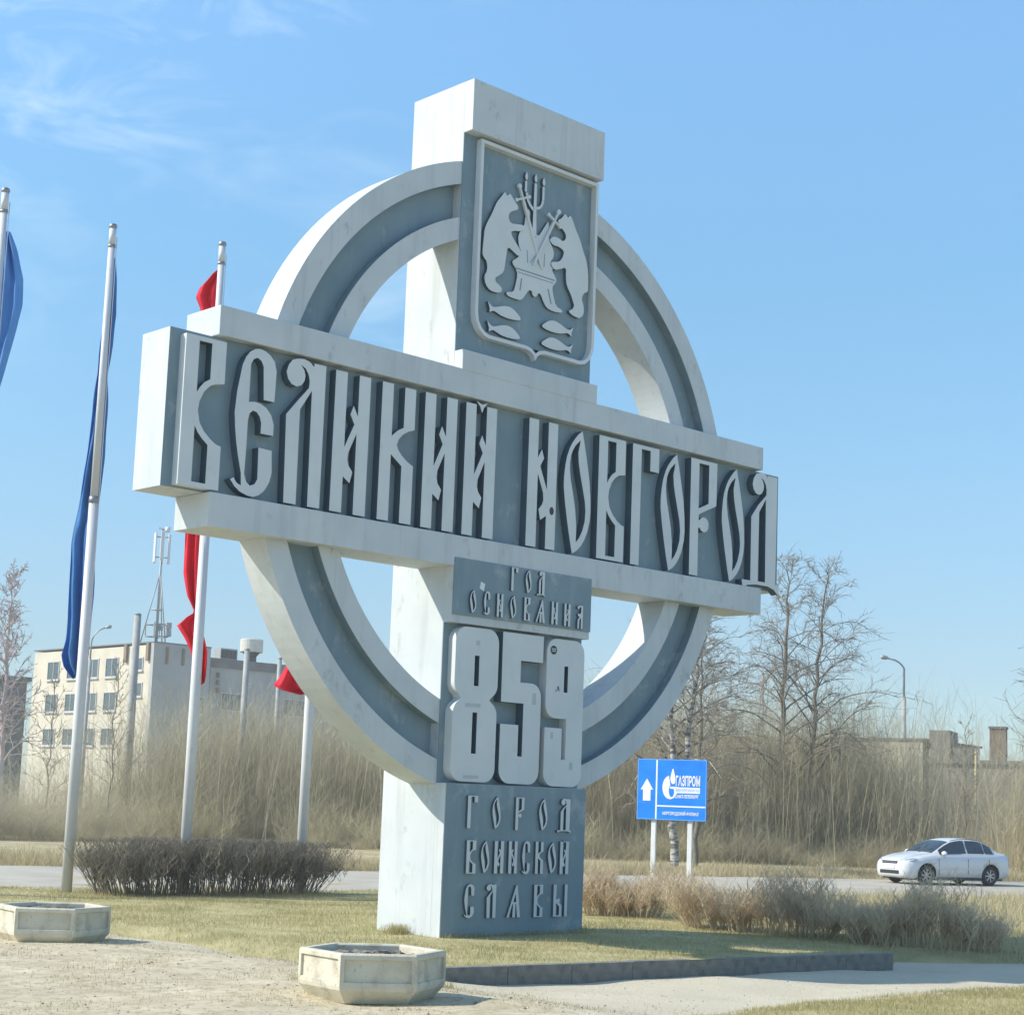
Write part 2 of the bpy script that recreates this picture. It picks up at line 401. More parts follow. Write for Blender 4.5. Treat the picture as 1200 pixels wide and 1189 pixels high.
xs = np.unique(np.concatenate([np.linspace(-3000, -60, 18), np.linspace(-60, -12, 30), np.arange(-12, 16.01, 0.2), np.linspace(16, 80, 40), np.linspace(80, 3000, 18)]))
ys = np.unique(np.concatenate([np.linspace(-3000, -60, 18), np.linspace(-60, -14, 30), np.arange(-14, 16.01, 0.2), np.linspace(16, 80, 40), np.linspace(80, 3000, 18)]))
X, Y = np.meshgrid(xs, ys, indexing='ij')
Zg = gz(X, Y)
V = np.stack([X, Y, Zg], -1).reshape(-1, 3)
ii = np.arange(len(xs)*len(ys)).reshape(len(xs), len(ys))
F = np.stack([ii[:-1, :-1], ii[1:, :-1], ii[1:, 1:], ii[:-1, 1:]], -1).reshape(-1, 4)
def ground_material():
    m = bpy.data.materials.new('sandy_ground'); m.use_nodes = True
    nt = m.node_tree; N = nt.nodes.new; lk = nt.links.new
    bs = nt.nodes['Principled BSDF']; bs.inputs['Roughness'].default_value = 0.95; bs.inputs['Specular IOR Level'].default_value = 0.15
    tc = N('ShaderNodeTexCoord')
    def noise(s, d=6, r=0.6):
        n = N('ShaderNodeTexNoise'); n.inputs['Scale'].default_value = s; n.inputs['Detail'].default_value = d; n.inputs['Roughness'].default_value = r
        lk(tc.outputs['Object'], n.inputs['Vector']); return n.outputs['Fac']
    def ramp(f, p0, p1, c0, c1):
        r = N('ShaderNodeValToRGB'); r.color_ramp.elements[0].position = p0; r.color_ramp.elements[1].position = p1
        r.color_ramp.elements[0].color = (*c0, 1); r.color_ramp.elements[1].color = (*c1, 1); lk(f, r.inputs['Fac']); return r.outputs['Color']
    def mixc(f, a, b):
        x = N('ShaderNodeMixRGB'); lk(f, x.inputs['Fac']); lk(a, x.inputs['Color1']); lk(b, x.inputs['Color2']); return x.outputs['Color']
    dirt = ramp(noise(1.6, 8, 0.65), 0.32, 0.68, (0.44, 0.37, 0.245), (0.64, 0.555, 0.40))
    dirt = mixc(ramp(noise(9, 6), 0.48, 0.66, (0, 0, 0), (0.75, 0.75, 0.75)), dirt, ramp(noise(30), 0.4, 0.6, (0.26, 0.22, 0.13), (0.40, 0.35, 0.22)))
    asph = ramp(noise(0.9, 8, 0.6), 0.3, 0.7, (0.50, 0.445, 0.33), (0.61, 0.55, 0.415))
    asph = mixc(ramp(noise(60, 3), 0.45, 0.7, (0, 0, 0), (0.5, 0.5, 0.5)), asph, ramp(noise(20), 0.4, 0.6, (0.36, 0.32, 0.24), (0.45, 0.405, 0.31)))
    sx = N('ShaderNodeSeparateXYZ'); lk(tc.outputs['Object'], sx.inputs[0])
    add = N('ShaderNodeMath'); add.operation = 'MULTIPLY_ADD'; lk(noise(0.8, 5), add.inputs[0]); add.inputs[1].default_value = 3.0; lk(sx.outputs['X'], add.inputs[2])
    mr = N('ShaderNodeMapRange'); lk(add.outputs[0], mr.inputs[0]); mr.inputs[1].default_value = -3.0; mr.inputs[2].default_value = -0.6
    near = mixc(mr.outputs[0], dirt, asph)
    mr2 = N('ShaderNodeMapRange'); lk(sx.outputs['Y'], mr2.inputs[0]); mr2.inputs[1].default_value = 9.0; mr2.inputs[2].default_value = 12.0
    far = ramp(noise(0.5, 7, 0.65), 0.35, 0.65, (0.34, 0.285, 0.16), (0.50, 0.43, 0.265))
    lk(mixc(mr2.outputs[0], near, far), bs.inputs['Base Color'])
    bp = N('ShaderNodeBump'); bp.inputs['Strength'].default_value = 0.55; bp.inputs['Distance'].default_value = 0.03
    lk(noise(14, 8, 0.7), bp.inputs['Height']); lk(bp.outputs['Normal'], bs.inputs['Normal'])
    return m
ground = arr_mesh('ground', V, F, ground_material(), smooth=True)
setp(ground, 'sandy bare ground around the monument', None, None, 'structure')

def sheet(name, poly, zfun, step, m, xmax=60):
    pts = []
    n = len(poly)
    for i in range(n):
        a, b = poly[i], poly[(i+1) % n]
        k = max(1, int(math.hypot(b[0]-a[0], b[1]-a[1])/step))
        for j in range(k): pts.append((a[0]+(b[0]-a[0])*j/k, a[1]+(b[1]-a[1])*j/k))
    nb = len(pts)
    px, py = np.array([p[0] for p in poly]), np.array([p[1] for p in poly])
    gx, gy = np.meshgrid(np.arange(px.min(), px.max(), step), np.arange(py.min(), py.max(), step))
    gx = gx.ravel()+RNG.uniform(-.2, .2, gx.size)*step; gy = gy.ravel()+RNG.uniform(-.2, .2, gy.size)*step
    ok = inside(gx, gy, poly)
    pts += list(zip(gx[ok], gy[ok]))
    co, _, fs, *_r = delaunay_2d_cdt([Vector(p) for p in pts], [], [list(range(nb))], 1, 1e-5)
    co = np.array([(c.x, c.y) for c in co])
    v = np.column_stack([co, zfun(co[:, 0], co[:, 1])])
    f = np.array([f for f in fs if len(f) == 3])
    return arr_mesh(name, v, f, m, smooth=True)
lawn = sheet('lawn', LAWN, lawn_z, 0.45, M['lawn'])
setp(lawn, 'raised dry lawn under the monument', None, None, 'structure')
verge = sheet('grass_verge', GRASS2, lambda x, y: gz(x, y)+0.006+0.03*sstep(0, .6, np.minimum.reduce([seg_dist(x, y, GRASS2[i], GRASS2[i+1]) for i in range(len(GRASS2)-1)])), 0.4, M['lawn'])
setp(verge, 'grass verge at the lower right edge', None, None, 'structure')

def strip(name, c0, c1, x0, x1, z, m):
    v = [(x0, c0-.28*x0, z), (x1, c0-.28*x1, z), (x1, c1-.28*x1, z), (x0, c1-.28*x0, z)]
    return arr_mesh(name, v, np.array([[0, 1, 2, 3]]), m)
road = strip('road', 12.6, 24.6, -300, 500, -0.188, M['asphalt'])
setp(road, 'pale asphalt road passing behind the monument', None, None, 'structure')

# kerb of concrete stones on the two front edges
kerb = thing('kerb', 'low concrete kerb edging the front of the lawn before the monument', 'kerb', (0, 0, 0))
kp = [Vector((4.70, -4.43)), Vector((-2.95, -3.575))]
kdir = (kp[1]-kp[0]).normalized(); kn = Vector((kdir.y, -kdir.x))
if kn.y > 0: kn = -kn
klen = (kp[1]-kp[0]).length
nst = 8
for i in range(nst):
    bm = bmesh.new()
    L0 = klen/nst
    bx(bm, 0.002, L0-0.002, -0.15, 0.0, -0.34, 0.018 + random.uniform(-.006, .004))
    bmesh.ops.bevel(bm, geom=[e for e in bm.edges], offset=0.010, segments=2, profile=0.5, affect='EDGES')
    o = obj('kerb_stone', bm, M['kerb'], kerb)
    p = kp[0]+kdir*(L0*i)
    o.location = (p.x, p.y, random.uniform(-.006, .004))
    o.rotation_euler = (0, 0, math.atan2(kdir.y, kdir.x)+math.pi*0+random.uniform(-.004, .004))
    o.scale = (1, -1 if False else 1, 1)
bm = bmesh.new(); bx(bm, 0, 0.9, -0.15, 0.0, -0.34, 0.01); bmesh.ops.bevel(bm, geom=bm.edges[:], offset=0.018, segments=2, affect='EDGES')
bm.free()

# ------------------------------------------------------------------ monument
W_, D_, P_, H_ = 2.8242, 1.1722, 0.1962, 12.5
ZB, ZC, ZL, ZLB, ZG = 2.13, 11.7063, 8.3787, 8.0729, 4.3994
ZPT, ZPB = 5.3304, 4.5132
RA, RF, RBK = 4.1722, 0.1817, 0.605
T0, T1, L0_, L1_ = 7.698, 8.0905, 5.2073, 5.650
TA, TBK, TT, TBM = 4.8017, 0.6258, 7.6954, 5.651
OX, OZ, R1, R2, R3, R4 = 1.4121, 6.6857, 4.7938, 4.4589, 3.9789, 3.6614
mon = thing('city_monument', 'tall grey city entrance monument with ring, crest, Cyrillic lettering and number 859', 'monument', (0, 0, 0))
BV = 0.012
box_obj('column', (0, W_, 0, D_, -0.35, H_), M['white'], mon)
box_obj('cap_block', (0, W_, -P_, 0, ZC, H_), M['white'], mon, 0.008)
box_obj('ledge_block', (0, W_, -0.192, 0, ZLB, ZL), M['white'], mon, BV)
box_obj('base_block', (0, W_, -P_, 0, -0.35, ZB), M['white'], mon, 0.006)
base_panel = box_obj('base_panel', (0.02, W_, -P_-0.012, -P_, -0.35, ZB-0.004), M['blue'], mon)
number_panel = box_obj('number_panel', (0.0, W_, -0.016, 0, ZB, ZG), M['blue'], mon)
box_obj('year_block', (0, W_, -0.172, 0, ZG, L0_), M['white'], mon, 0.006)
year_panel = box_obj('year_panel', (0.01, W_+0.004, -0.196, -0.172, ZPB, ZPT), M['blue'], mon, 0.005)
shield_panel = box_obj('shield_panel', (0.0, W_, -0.016, 0, ZL, ZC), M['blue'], mon)
for z0, z1 in ((T0, T1), (L0_, L1_)):
    box_obj('rail', (-RA, W_+RA, -RF, RBK, z0, z1), M['white'], mon, BV)
name_board = box_obj('name_board', (-TA, W_+TA, -0.02, TBK, TBM, TT), [M['white'], M['blue']], mon, 0.0, 1)

def ring_arc(side):
    n = 72
    def P(r, t, y):
        c = max(-1, min(1, (0.02-OX)/r)) if side < 0 else (W_-0.02-OX)/r
        a0 = math.acos(c)
        a = a0 + (2*math.pi-2*a0)*t if side < 0 else -a0 + 2*a0*t
        return (OX+r*math.cos(a), y, OZ+r*math.sin(a))
    def sweep(prof):
        bm = bmesh.new()
        rows = [[bm.verts.new(P(r, i/n, y)) for r, y in prof] for i in range(n+1)]
        for a, b in zip(rows, rows[1:]):
            for j in range(len(prof)-1): bm.faces.new((a[j], a[j+1], b[j+1], b[j]))
        return bm
    bm = sweep([(R2, 0.17), (R2, 0.004), (R1, 0.004), (R1, 0.597), (R4, 0.597), (R4, 0.004), (R3, 0.004), (R3, 0.17)])
    o = obj('ring_arc', bm, M['white'], mon)
    bm = sweep([(R2-0.003, 0.010), (R2-0.003, 0.17), (R3+0.003, 0.17), (R3+0.003, 0.010)])
    obj('channel', bm, M['blue'], o)
ring_arc(-1); ring_arc(1)

# letters: outlines in metres, 1.94 m tall
def mirror(p, w): return [(w-x, z) for x, z in p][::-1]
G = {}
G['В'] = [([(0, 0), (.61, 0), (.61, .57), (.53, .59), (.44, .645), (.34, .73), (.27, .83), (.235, .98), (.25, 1.10), (.31, 1.235), (.39, 1.32), (.47, 1.365), (.61, 1.39), (.61, 1.94), (0, 1.94)],
           [[(.20, 1.88), (.39, 1.88), (.39, 1.41), (.31, 1.36), (.25, 1.29), (.20, 1.21)], [(.20, .06), (.41, .06), (.41, .56), (.32, .63), (.25, .70), (.20, .78)]])]
G['С'] = [([(0, .18), (.05, .21), (.10, .15), (.17, .12), (.16, .28), (.10, .5), (.06, .68), (.03, .87), (.01, 1.06), (.03, 1.34), (.09, 1.70), (.14, 1.82), (.2, 1.90), (.28, 1.95), (.36, 1.965), (.44, 1.95), (.52, 1.91), (.59, 1.84), (.63, 1.72), (.62, 1.30), (.45, 1.30), (.42, 1.74), (.38, 1.81), (.32, 1.84), (.26, 1.81), (.22, 1.74), (.22, .60), (.21, .28), (.25, .18), (.31, .14), (.38, .17), (.42, .24), (.41, .66), (.62, .65), (.64, .36), (.61, .23), (.54, .11), (.46, .04), (.37, .0), (.28, .005), (.16, .04), (.07, .10)], [])]
G['Е'] = [([(0, .18), (.05, .21), (.10, .15), (.17, .12), (.16, .28), (.10, .5), (.06, .68), (.03, .87), (.01, 1.06), (.03, 1.34), (.09, 1.70), (.14, 1.82), (.2, 1.90), (.28, 1.95), (.36, 1.965), (.44, 1.95), (.52, 1.91), (.59, 1.84), (.63, 1.72), (.62, 1.30), (.45, 1.30), (.42, 1.74), (.38, 1.81), (.32, 1.84), (.26, 1.81), (.22, 1.74), (.22, 1.23), (.31, 1.25), (.41, 1.24), (.5, 1.20), (.58, 1.12), (.63, 1.0), (.63, .85), (.43, .85), (.43, .99), (.4, 1.07), (.35, 1.12), (.29, 1.13), (.24, 1.08), (.22, .98), (.22, .60), (.21, .28), (.25, .18), (.31, .14), (.38, .17), (.42, .24), (.41, .66), (.62, .65), (.64, .36), (.61, .23), (.54, .11), (.46, .04), (.37, .0), (.28, .005), (.16, .04), (.07, .10)], [])]
_hook = [(.44, 1.95), (.44, 1.90), (.36, 1.955), (.27, 1.975), (.18, 1.965), (.08, 1.93), (.02, 1.85), (-.01, 1.75), (.02, 1.66), (.08, 1.60), (.16, 1.58), (.24, 1.61), (.29, 1.68), (.30, 1.75), (.28, 1.82), (.22, 1.89), (.30, 1.85), (.35, 1.78), (.375, 1.70), (.37, 1.60), (.2, 1.40), (.02, 1.18)]
G['Л'] = [([(.05, 0), (.25, 0), (.24, 1.28), (.42, 1.57), (.44, 0), (.64, 0), (.64, 1.95)] + _hook, [])]
_hd = [(x+.05 if x < .4 and z > 1.5 else x, z) for x, z in _hook]
G['Д'] = [([(-.21, .08), (-.18, -.08), (-.12, -.03), (-.05, .0), (.2, .03), (.5, .03), (.66, -.01), (.77, -.09), (.81, .08), (.70, .08), (.72, 1.95)] + _hd + [(.02, .08)],
           [[(.22, .09), (.23, 1.28), (.41, 1.53), (.42, .09)]])]
G['И'] = [([(0, 0), (.2, 0), (.2, .50), (.32, .42), (.36, .58), (.29, .66), (.265, .74), (.275, .84), (.40, 1.12), (.40, 0), (.61, 0), (.61, 1.94), (.41, 1.94), (.41, 1.36), (.33, 1.50), (.28, 1.37), (.355, 1.24), (.2, .90), (.2, 1.94), (0, 1.94)], [])]
G['Н'] = [(mirror(G['И'][0][0], .61), [])]
G['Й'] = G['И'] + [([(.19, 1.995), (.31, 1.955), (.42, 1.995), (.35, 1.92), (.31, 1.83), (.27, 1.92)], [])]
G['К'] = [([(0, 0), (.2, 0), (.2, .94), (.40, .80), (.40, 0), (.61, 0), (.61, .83), (.5, .88), (.4, .95), (.33, 1.02), (.3, 1.09), (.33, 1.17), (.4, 1.25), (.5, 1.31), (.61, 1.35), (.61, 1.93), (.41, 1.93), (.41, 1.35), (.3, 1.29), (.2, 1.20), (.2, 1.94), (0, 1.94)], [])]
G['О'] = [([(.37, 1.93), (.29, 1.865), (.22, 1.79), (.15, 1.70), (.10, 1.61), (.05, 1.48), (.02, 1.34), (0, 1.15), (0, 1.0), (.04, .75), (.10, .47), (.16, .22), (.22, 0), (.32, .055), (.41, .14), (.48, .24), (.54, .36), (.59, .55), (.6, .70), (.59, .92), (.56, 1.17), (.49, 1.48), (.43, 1.72)],
           [[(.34, 1.78), (.27, 1.72), (.22, 1.67), (.17, 1.59), (.14, 1.52), (.12, 1.40), (.12, 1.30), (.15, 1.12), (.21, .9), (.26, .70), (.29, .5), (.30, .36), (.295, .18), (.36, .25), (.43, .37), (.48, .53), (.49, .68), (.47, .84), (.41, 1.05), (.35, 1.25), (.31, 1.42), (.295, 1.58)]])]
G['Г'] = [([(0, 0), (.2, 0), (.21, 1.88), (.42, 1.88), (.42, 1.55), (.63, 1.55), (.63, 1.94), (0, 1.94)], [])]
G['Р'] = [([(0, 0), (.21, 0), (.21, .80)] + [(.35+.125*math.cos(a), .865+.125*math.sin(a)) for a in [R(t) for t in range(-150, 155, 25)]] + [(.215, .93), (.22, 1.02), (.30, 1.06), (.66, 1.22), (.67, 1.94), (0, 1.94)],
           [[(.21, 1.12), (.46, 1.23), (.46, 1.88), (.21, 1.88)]])]
G['А'] = [([(0, 0), (.12, 0), (.31, .80), (.35, .80), (.33, 0), (.49, 0), (.49, .80), (.53, .80), (.60, 0), (.78, 0), (.58, 1.93), (.5, 1.94)], [[(.36, .92), (.53, .92), (.49, 1.45)]])]
G['Ы'] = [([(0, 0), (.6, 0), (.6, .68), (.42, .84), (.46, .93), (.45, 1.06), (.36, 1.12), (.27, 1.08), (.2, 1.0), (.2, 1.94), (0, 1.94)], [[(.2, .08), (.42, .08), (.42, .60), (.2, .82)]]),
          ([(.8, 0), (1.0, 0), (1.0, 1.94), (.8, 1.94)], [])]
G['Я'] = [([(.05, 0), (.22, 0), (.24, .72), (.42, .93), (.42, 0), (.62, 0), (.62, 1.94), (.24, 1.94), (.08, 1.90), (0, 1.79), (.02, 1.67), (.12, 1.62), (.2, 1.68), (.22, 1.80), (.42, 1.82), (.42, 1.33), (.30, 1.22), (.12, 1.26), (.04, 1.15), (.10, 1.03), (.27, 1.0), (.05, .70)], [])]
def glyph(ch, x0, x1, z0, z1, yf, yb, parent):
    polys = G[ch]
    xx = [p[0] for o_, h in polys for p in o_]; zz = [p[1] for o_, h in polys for p in o_]
    lo, hi = min(xx), max(xx); zl, zh = (-.085 if ch == 'Д' else 0.0), (1.995 if ch == 'Й' else 1.95)
    f = lambda p: (x0+(p[0]-lo)/(hi-lo)*(x1-x0), z0+(p[1]-zl)/(zh-zl)*(z1-z0))
    return prism('letter', [([f(p) for p in o_], [[f(p) for p in h] for h in hs]) for o_, hs in polys], yf, yb, [M['letter'], M['letter_side']], parent, 1, 1)  # small letters: edges coloured dark to imitate the shade beside them
LM = [M['letter'], M['letter_side']]      # light faces, dark blue edges with shade put into their colour
big = [('В', -4.64), ('Е', -3.86), ('Л', -3.06), ('И', -2.25), ('К', -1.43), ('И', -.64), ('Й', .14), ('Н', 1.42), ('О', 2.19), ('В', 2.945), ('Г', 3.72), ('О', 4.41), ('Р', 5.14), ('О', 5.95), ('Д', 6.71)]
for ch, x0 in big:
    prism('letter', [([(x0+x, 5.68+z) for x, z in o_], [[(x0+x, 5.68+z) for x, z in h] for h in hs]) for o_, hs in G[ch]], -0.156, -0.015, LM, name_board, 0 if x0 < -4.5 else 1, 1)  # sunlit first letter gets light outer edges, the rest the shade colour
YR = 'Г 1.09 1.22 4.96 5.31;О 1.38 1.50 4.96 5.31;Д 1.62 1.79 4.94 5.31;О .29 .41 4.555 4.895;С .56 .68 4.555 4.895;Н .82 .94 4.55 4.89;О 1.085 1.205 4.555 4.895;В 1.37 1.49 4.55 4.895;А 1.61 1.80 4.55 4.89;Н 1.94 2.07 4.55 4.89;И 2.21 2.34 4.55 4.89;Я 2.49 2.61 4.54 4.89'
for s in YR.split(';'):
    c, *v = s.split(); glyph(c, *map(float, v), -0.238, -0.19, year_panel)
BS = 'Г .39 .58 1.51 1.97;О .87 1.03 1.51 1.97;Р 1.33 1.50 1.50 1.97;О 1.81 1.98 1.50 1.965;Д 2.19 2.48 1.47 1.97;В .40 .58 .88 1.345;О .68 .84 .885 1.345;И .94 1.12 .88 1.34;Н 1.22 1.39 .88 1.34;С 1.49 1.65 .87 1.34;К 1.76 1.92 .875 1.34;О 2.02 2.19 .88 1.335;Й 2.27 2.45 .87 1.36;С .39 .58 .265 .73;Л .81 1.00 .26 .725;А 1.22 1.49 .26 .715;В 1.76 1.94 .255 .72;Ы 2.16 2.45 .255 .72'
for s in BS.split(';'):
    c, *v = s.split(); glyph(c, *map(float, v), -0.252, -0.20, base_panel)

# the number 859
def rr(x0, x1, z0, z1, r, corners='1111', n=6):
    out = []
    for k, (cx_, cz_, a) in enumerate(((x0, z0, 180), (x1, z0, 270), (x1, z1, 0), (x0, z1, 90))):
        if corners[k] == '0': out.append((cx_, cz_)); continue
        ox = cx_+(r if k in (0, 3) else -r); oz = cz_+(r if k in (0, 1) else -r)
        out += [(ox+r*math.cos(R(a+90*i/n)), oz+r*math.sin(R(a+90*i/n))) for i in range(n+1)]
    return out
def arc(cx_, cz_, r, a0, a1, n=6): return [(cx_+r*math.cos(R(a0+(a1-a0)*i/n)), cz_+r*math.sin(R(a0+(a1-a0)*i/n))) for i in range(n+1)]
d8 = arc(.30, 2.36, .20, 180, 270) + arc(.75, 2.36, .20, 270, 360) + [(.95, 3.12)] + arc(.75, 3.12, .20, 0, 62) + [(.80, 3.335)] + arc(.75, 3.56, .20, -62, 0) + arc(.75, 4.16, .20, 0, 90) + arc(.31, 4.16, .20, 90, 180) + arc(.31, 3.56, .20, 180, 242) + [(.24, 3.335)] + arc(.30, 3.12, .20, 118, 180)
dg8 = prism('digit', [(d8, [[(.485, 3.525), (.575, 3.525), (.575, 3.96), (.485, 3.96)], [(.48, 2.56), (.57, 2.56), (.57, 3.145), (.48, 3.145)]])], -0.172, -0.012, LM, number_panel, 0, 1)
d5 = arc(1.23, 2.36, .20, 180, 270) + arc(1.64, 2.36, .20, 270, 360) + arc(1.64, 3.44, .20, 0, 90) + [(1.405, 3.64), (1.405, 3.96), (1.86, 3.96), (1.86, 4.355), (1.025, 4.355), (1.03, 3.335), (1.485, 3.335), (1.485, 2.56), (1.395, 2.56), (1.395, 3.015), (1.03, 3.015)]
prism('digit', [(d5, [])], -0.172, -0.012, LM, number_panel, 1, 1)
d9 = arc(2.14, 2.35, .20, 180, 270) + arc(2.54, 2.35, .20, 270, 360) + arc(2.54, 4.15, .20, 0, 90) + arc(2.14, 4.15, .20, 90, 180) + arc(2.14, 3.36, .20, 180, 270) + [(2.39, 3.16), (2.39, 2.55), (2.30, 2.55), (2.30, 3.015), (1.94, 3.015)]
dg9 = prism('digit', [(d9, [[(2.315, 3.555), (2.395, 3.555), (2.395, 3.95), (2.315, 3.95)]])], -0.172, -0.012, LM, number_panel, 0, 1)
# stickers, patches and scrawl that sit on the monument
st = prism('sticker', [(circ(2.075, 4.175, .068, 18), [])], -0.176, -0.172, M['sticker_dark'], number_panel)
prism('sticker', [([(2.03, 4.178), (2.12, 4.178), (2.12, 4.200), (2.03, 4.200)], []), ([(2.03, 4.150), (2.12, 4.150), (2.12, 4.168), (2.03, 4.168)], [])], -0.179, -0.176, M['patch'], number_panel)
prism('graffiti', [(stroke([(2.135, 3.56), (2.165, 3.575), (2.20, 3.63), (2.205, 3.585), (2.225, 3.57)], .012), []), (stroke([(2.17, 3.62), (2.19, 3.64), (2.22, 3.60)], .010), [])], -0.175, -0.172, M['sticker_dark'], number_panel)
for x0, x1, z0, z1 in ((.33, .63, 3.215, 3.275), (.34, .64, 2.205, 2.255), (.50, .58, 4.10, 4.18), (1.66, 1.74, 3.33, 3.50), (2.06, 2.12, 2.85, 2.95), (2.48, 2.55, 2.40, 2.52)):
    prism('repair_patch', [([(x0, z0), (x1, z0+.006), (x1-.006, z1), (x0+.004, z1-.004)], [])], -0.1745, -0.172, M['patch'], number_panel)
prism('sticker', [(circ(1.945, 6.27, .045, 18, .062), [])], -0.160, -0.156, M['sticker_dark'], name_board)
prism('paper_scrap', [([(.50, 4.93), (.585, 4.895), (.60, 5.005), (.52, 5.03)], [])], -0.202, -0.196, M['paper'], year_panel)

# crest on the shield panel
SF = [(.26, 11.66), (.26, 9.4), (.265, 9.0), (.29, 8.87), (.36, 8.76), (.45, 8.69), (.55, 8.66), (1.33, 8.66), (1.43, 8.635), (1.49, 8.59), (1.525, 8.52), (1.56, 8.59), (1.62, 8.635), (1.72, 8.66), (2.50, 8.66), (2.60, 8.69), (2.69, 8.76), (2.755, 8.87), (2.785, 9.0), (2.79, 9.4), (2.79, 11.66)]
def inset(poly, d):
    out = []; n = len(poly); cx_ = 1.525; cz_ = 10.1
    for i in range(n):
        a, b, c = poly[i-1], poly[i], poly[(i+1) % n]
        e1 = (b[0]-a[0], b[1]-a[1]); e2 = (c[0]-b[0], c[1]-b[1])
        l1 = math.hypot(*e1); l2 = math.hypot(*e2)
        nx = -e1[1]/l1 - e2[1]/l2; nz = e1[0]/l1 + e2[0]/l2; l = math.hypot(nx, nz)
        k = d/max(.5, l/2)
        out.append((b[0]+nx/l*k, b[1]+nz/l*k))
    return out
prism('shield_frame', [(SF, [inset(SF, .055)])], -0.125, -0.01, M['letter'], shield_panel)
BL = [(.81, 11.0), (.84, 10.97), (.87, 10.95), (.91, 11.0), (.95, 10.98), (.97, 10.96), (1.03, 10.90), (1.10, 10.84), (1.09, 10.79), (1.0, 10.75), (.92, 10.70), (.905, 10.61), (.96, 10.54), (1.10, 10.565), (1.22, 10.585), (1.25, 10.53), (1.20, 10.48), (.97, 10.43), (.98, 10.37), (1.03, 10.31), (1.10, 10.25), (1.18, 10.17), (1.19, 10.11), (1.14, 10.07), (1.03, 10.12), (.91, 10.17), (.885, 10.0), (.865, 9.84), (.845, 9.75), (.76, 9.68), (.68, 9.63), (.69, 9.57), (.77, 9.535), (.825, 9.50), (.82, 9.44), (.73, 9.405), (.58, 9.41), (.49, 9.48), (.455, 9.60), (.52, 9.71), (.495, 9.84), (.45, 9.87), (.405, 9.92), (.405, 10.02), (.42, 10.18), (.425, 10.30), (.47, 10.42), (.57, 10.60), (.65, 10.79), (.74, 10.90)]
BR = [(2.10, 11.0), (2.14, 10.98), (2.17, 10.945), (2.21, 11.0), (2.25, 10.98), (2.28, 10.93), (2.37, 10.78), (2.47, 10.64), (2.53, 10.50), (2.61, 10.37), (2.655, 10.20), (2.67, 10.0), (2.665, 9.87), (2.60, 9.845), (2.555, 9.80), (2.53, 9.72), (2.58, 9.63), (2.59, 9.49), (2.50, 9.405), (2.40, 9.41), (2.29, 9.435), (2.25, 9.48), (2.33, 9.51), (2.375, 9.58), (2.33, 9.66), (2.29, 9.74), (2.19, 9.86), (2.165, 10.0), (2.165, 10.15), (2.04, 10.09), (1.915, 10.045), (1.83, 10.11), (1.85, 10.165), (1.99, 10.19), (2.06, 10.25), (2.10, 10.33), (2.105, 10.40), (1.99, 10.44), (1.87, 10.43), (1.78, 10.49), (1.85, 10.57), (1.98, 10.575), (2.08, 10.54), (2.14, 10.60), (2.135, 10.68), (2.04, 10.75), (1.965, 10.82), (1.955, 10.86), (2.03, 10.90)]
TH = [(1.13, 10.42), (1.15, 10.25), (1.21, 10.16), (1.15, 10.06), (1.03, 9.98), (1.04, 9.93), (1.11, 9.88), (1.15, 9.79), (1.11, 9.60), (1.075, 9.50), (.93, 9.475), (.94, 9.42), (1.09, 9.405), (1.25, 9.41), (1.33, 9.52), (1.40, 9.61), (1.46, 9.61), (1.475, 9.55), (1.52, 9.525), (1.57, 9.55), (1.60, 9.61), (1.65, 9.60), (1.71, 9.50), (1.78, 9.42), (1.92, 9.39), (2.13, 9.41), (2.12, 9.46), (1.98, 9.49), (1.92, 9.65), (1.89, 9.78), (1.95, 9.84), (1.985, 9.90), (1.93, 9.97), (1.87, 10.03), (1.91, 10.08), (1.83, 10.16), (1.90, 10.24), (1.90, 10.36), (1.78, 10.50), (1.78, 10.70), (1.76, 10.79), (1.71, 10.72), (1.64, 10.61), (1.565, 10.50), (1.50, 10.52), (1.42, 10.51), (1.38, 10.60), (1.36, 10.72), (1.36, 10.85), (1.30, 10.87), (1.27, 10.74), (1.25, 10.57)]
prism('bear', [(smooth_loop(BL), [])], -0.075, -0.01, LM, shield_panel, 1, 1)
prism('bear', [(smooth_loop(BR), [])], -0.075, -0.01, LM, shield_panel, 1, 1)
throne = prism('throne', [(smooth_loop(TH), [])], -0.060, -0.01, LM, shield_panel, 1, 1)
cand = [(stroke([(1.46, 10.47), (1.455, 10.95), (1.455, 11.31)], [.09, .06, .05]), [])]
for cx_, z0, z1 in ((1.25, 11.12, 11.29), (1.625, 11.08, 11.30)): cand.append((stroke([(cx_, z0), (cx_, z1)], .045), []))
for cx_, z0 in ((1.255, 11.30), (1.455, 11.32), (1.628, 11.31)):
    cand.append((smooth_loop([(cx_, z0), (cx_+.03, z0+.04), (cx_+.025, z0+.09), (cx_, z0+.15), (cx_-.025, z0+.09), (cx_-.03, z0+.04)]), []))
cand.append((stroke([(1.425, 10.88), (1.36, 10.93), (1.30, 11.0), (1.27, 11.11)], [.05, .05, .045, .05]), []))
cand.append((stroke([(1.485, 10.92), (1.56, 10.95), (1.60, 11.0), (1.625, 11.075)], [.05, .04, .04, .05]), []))
prism('candelabrum', cand, -0.070, -0.01, LM, shield_panel, 1, 1)
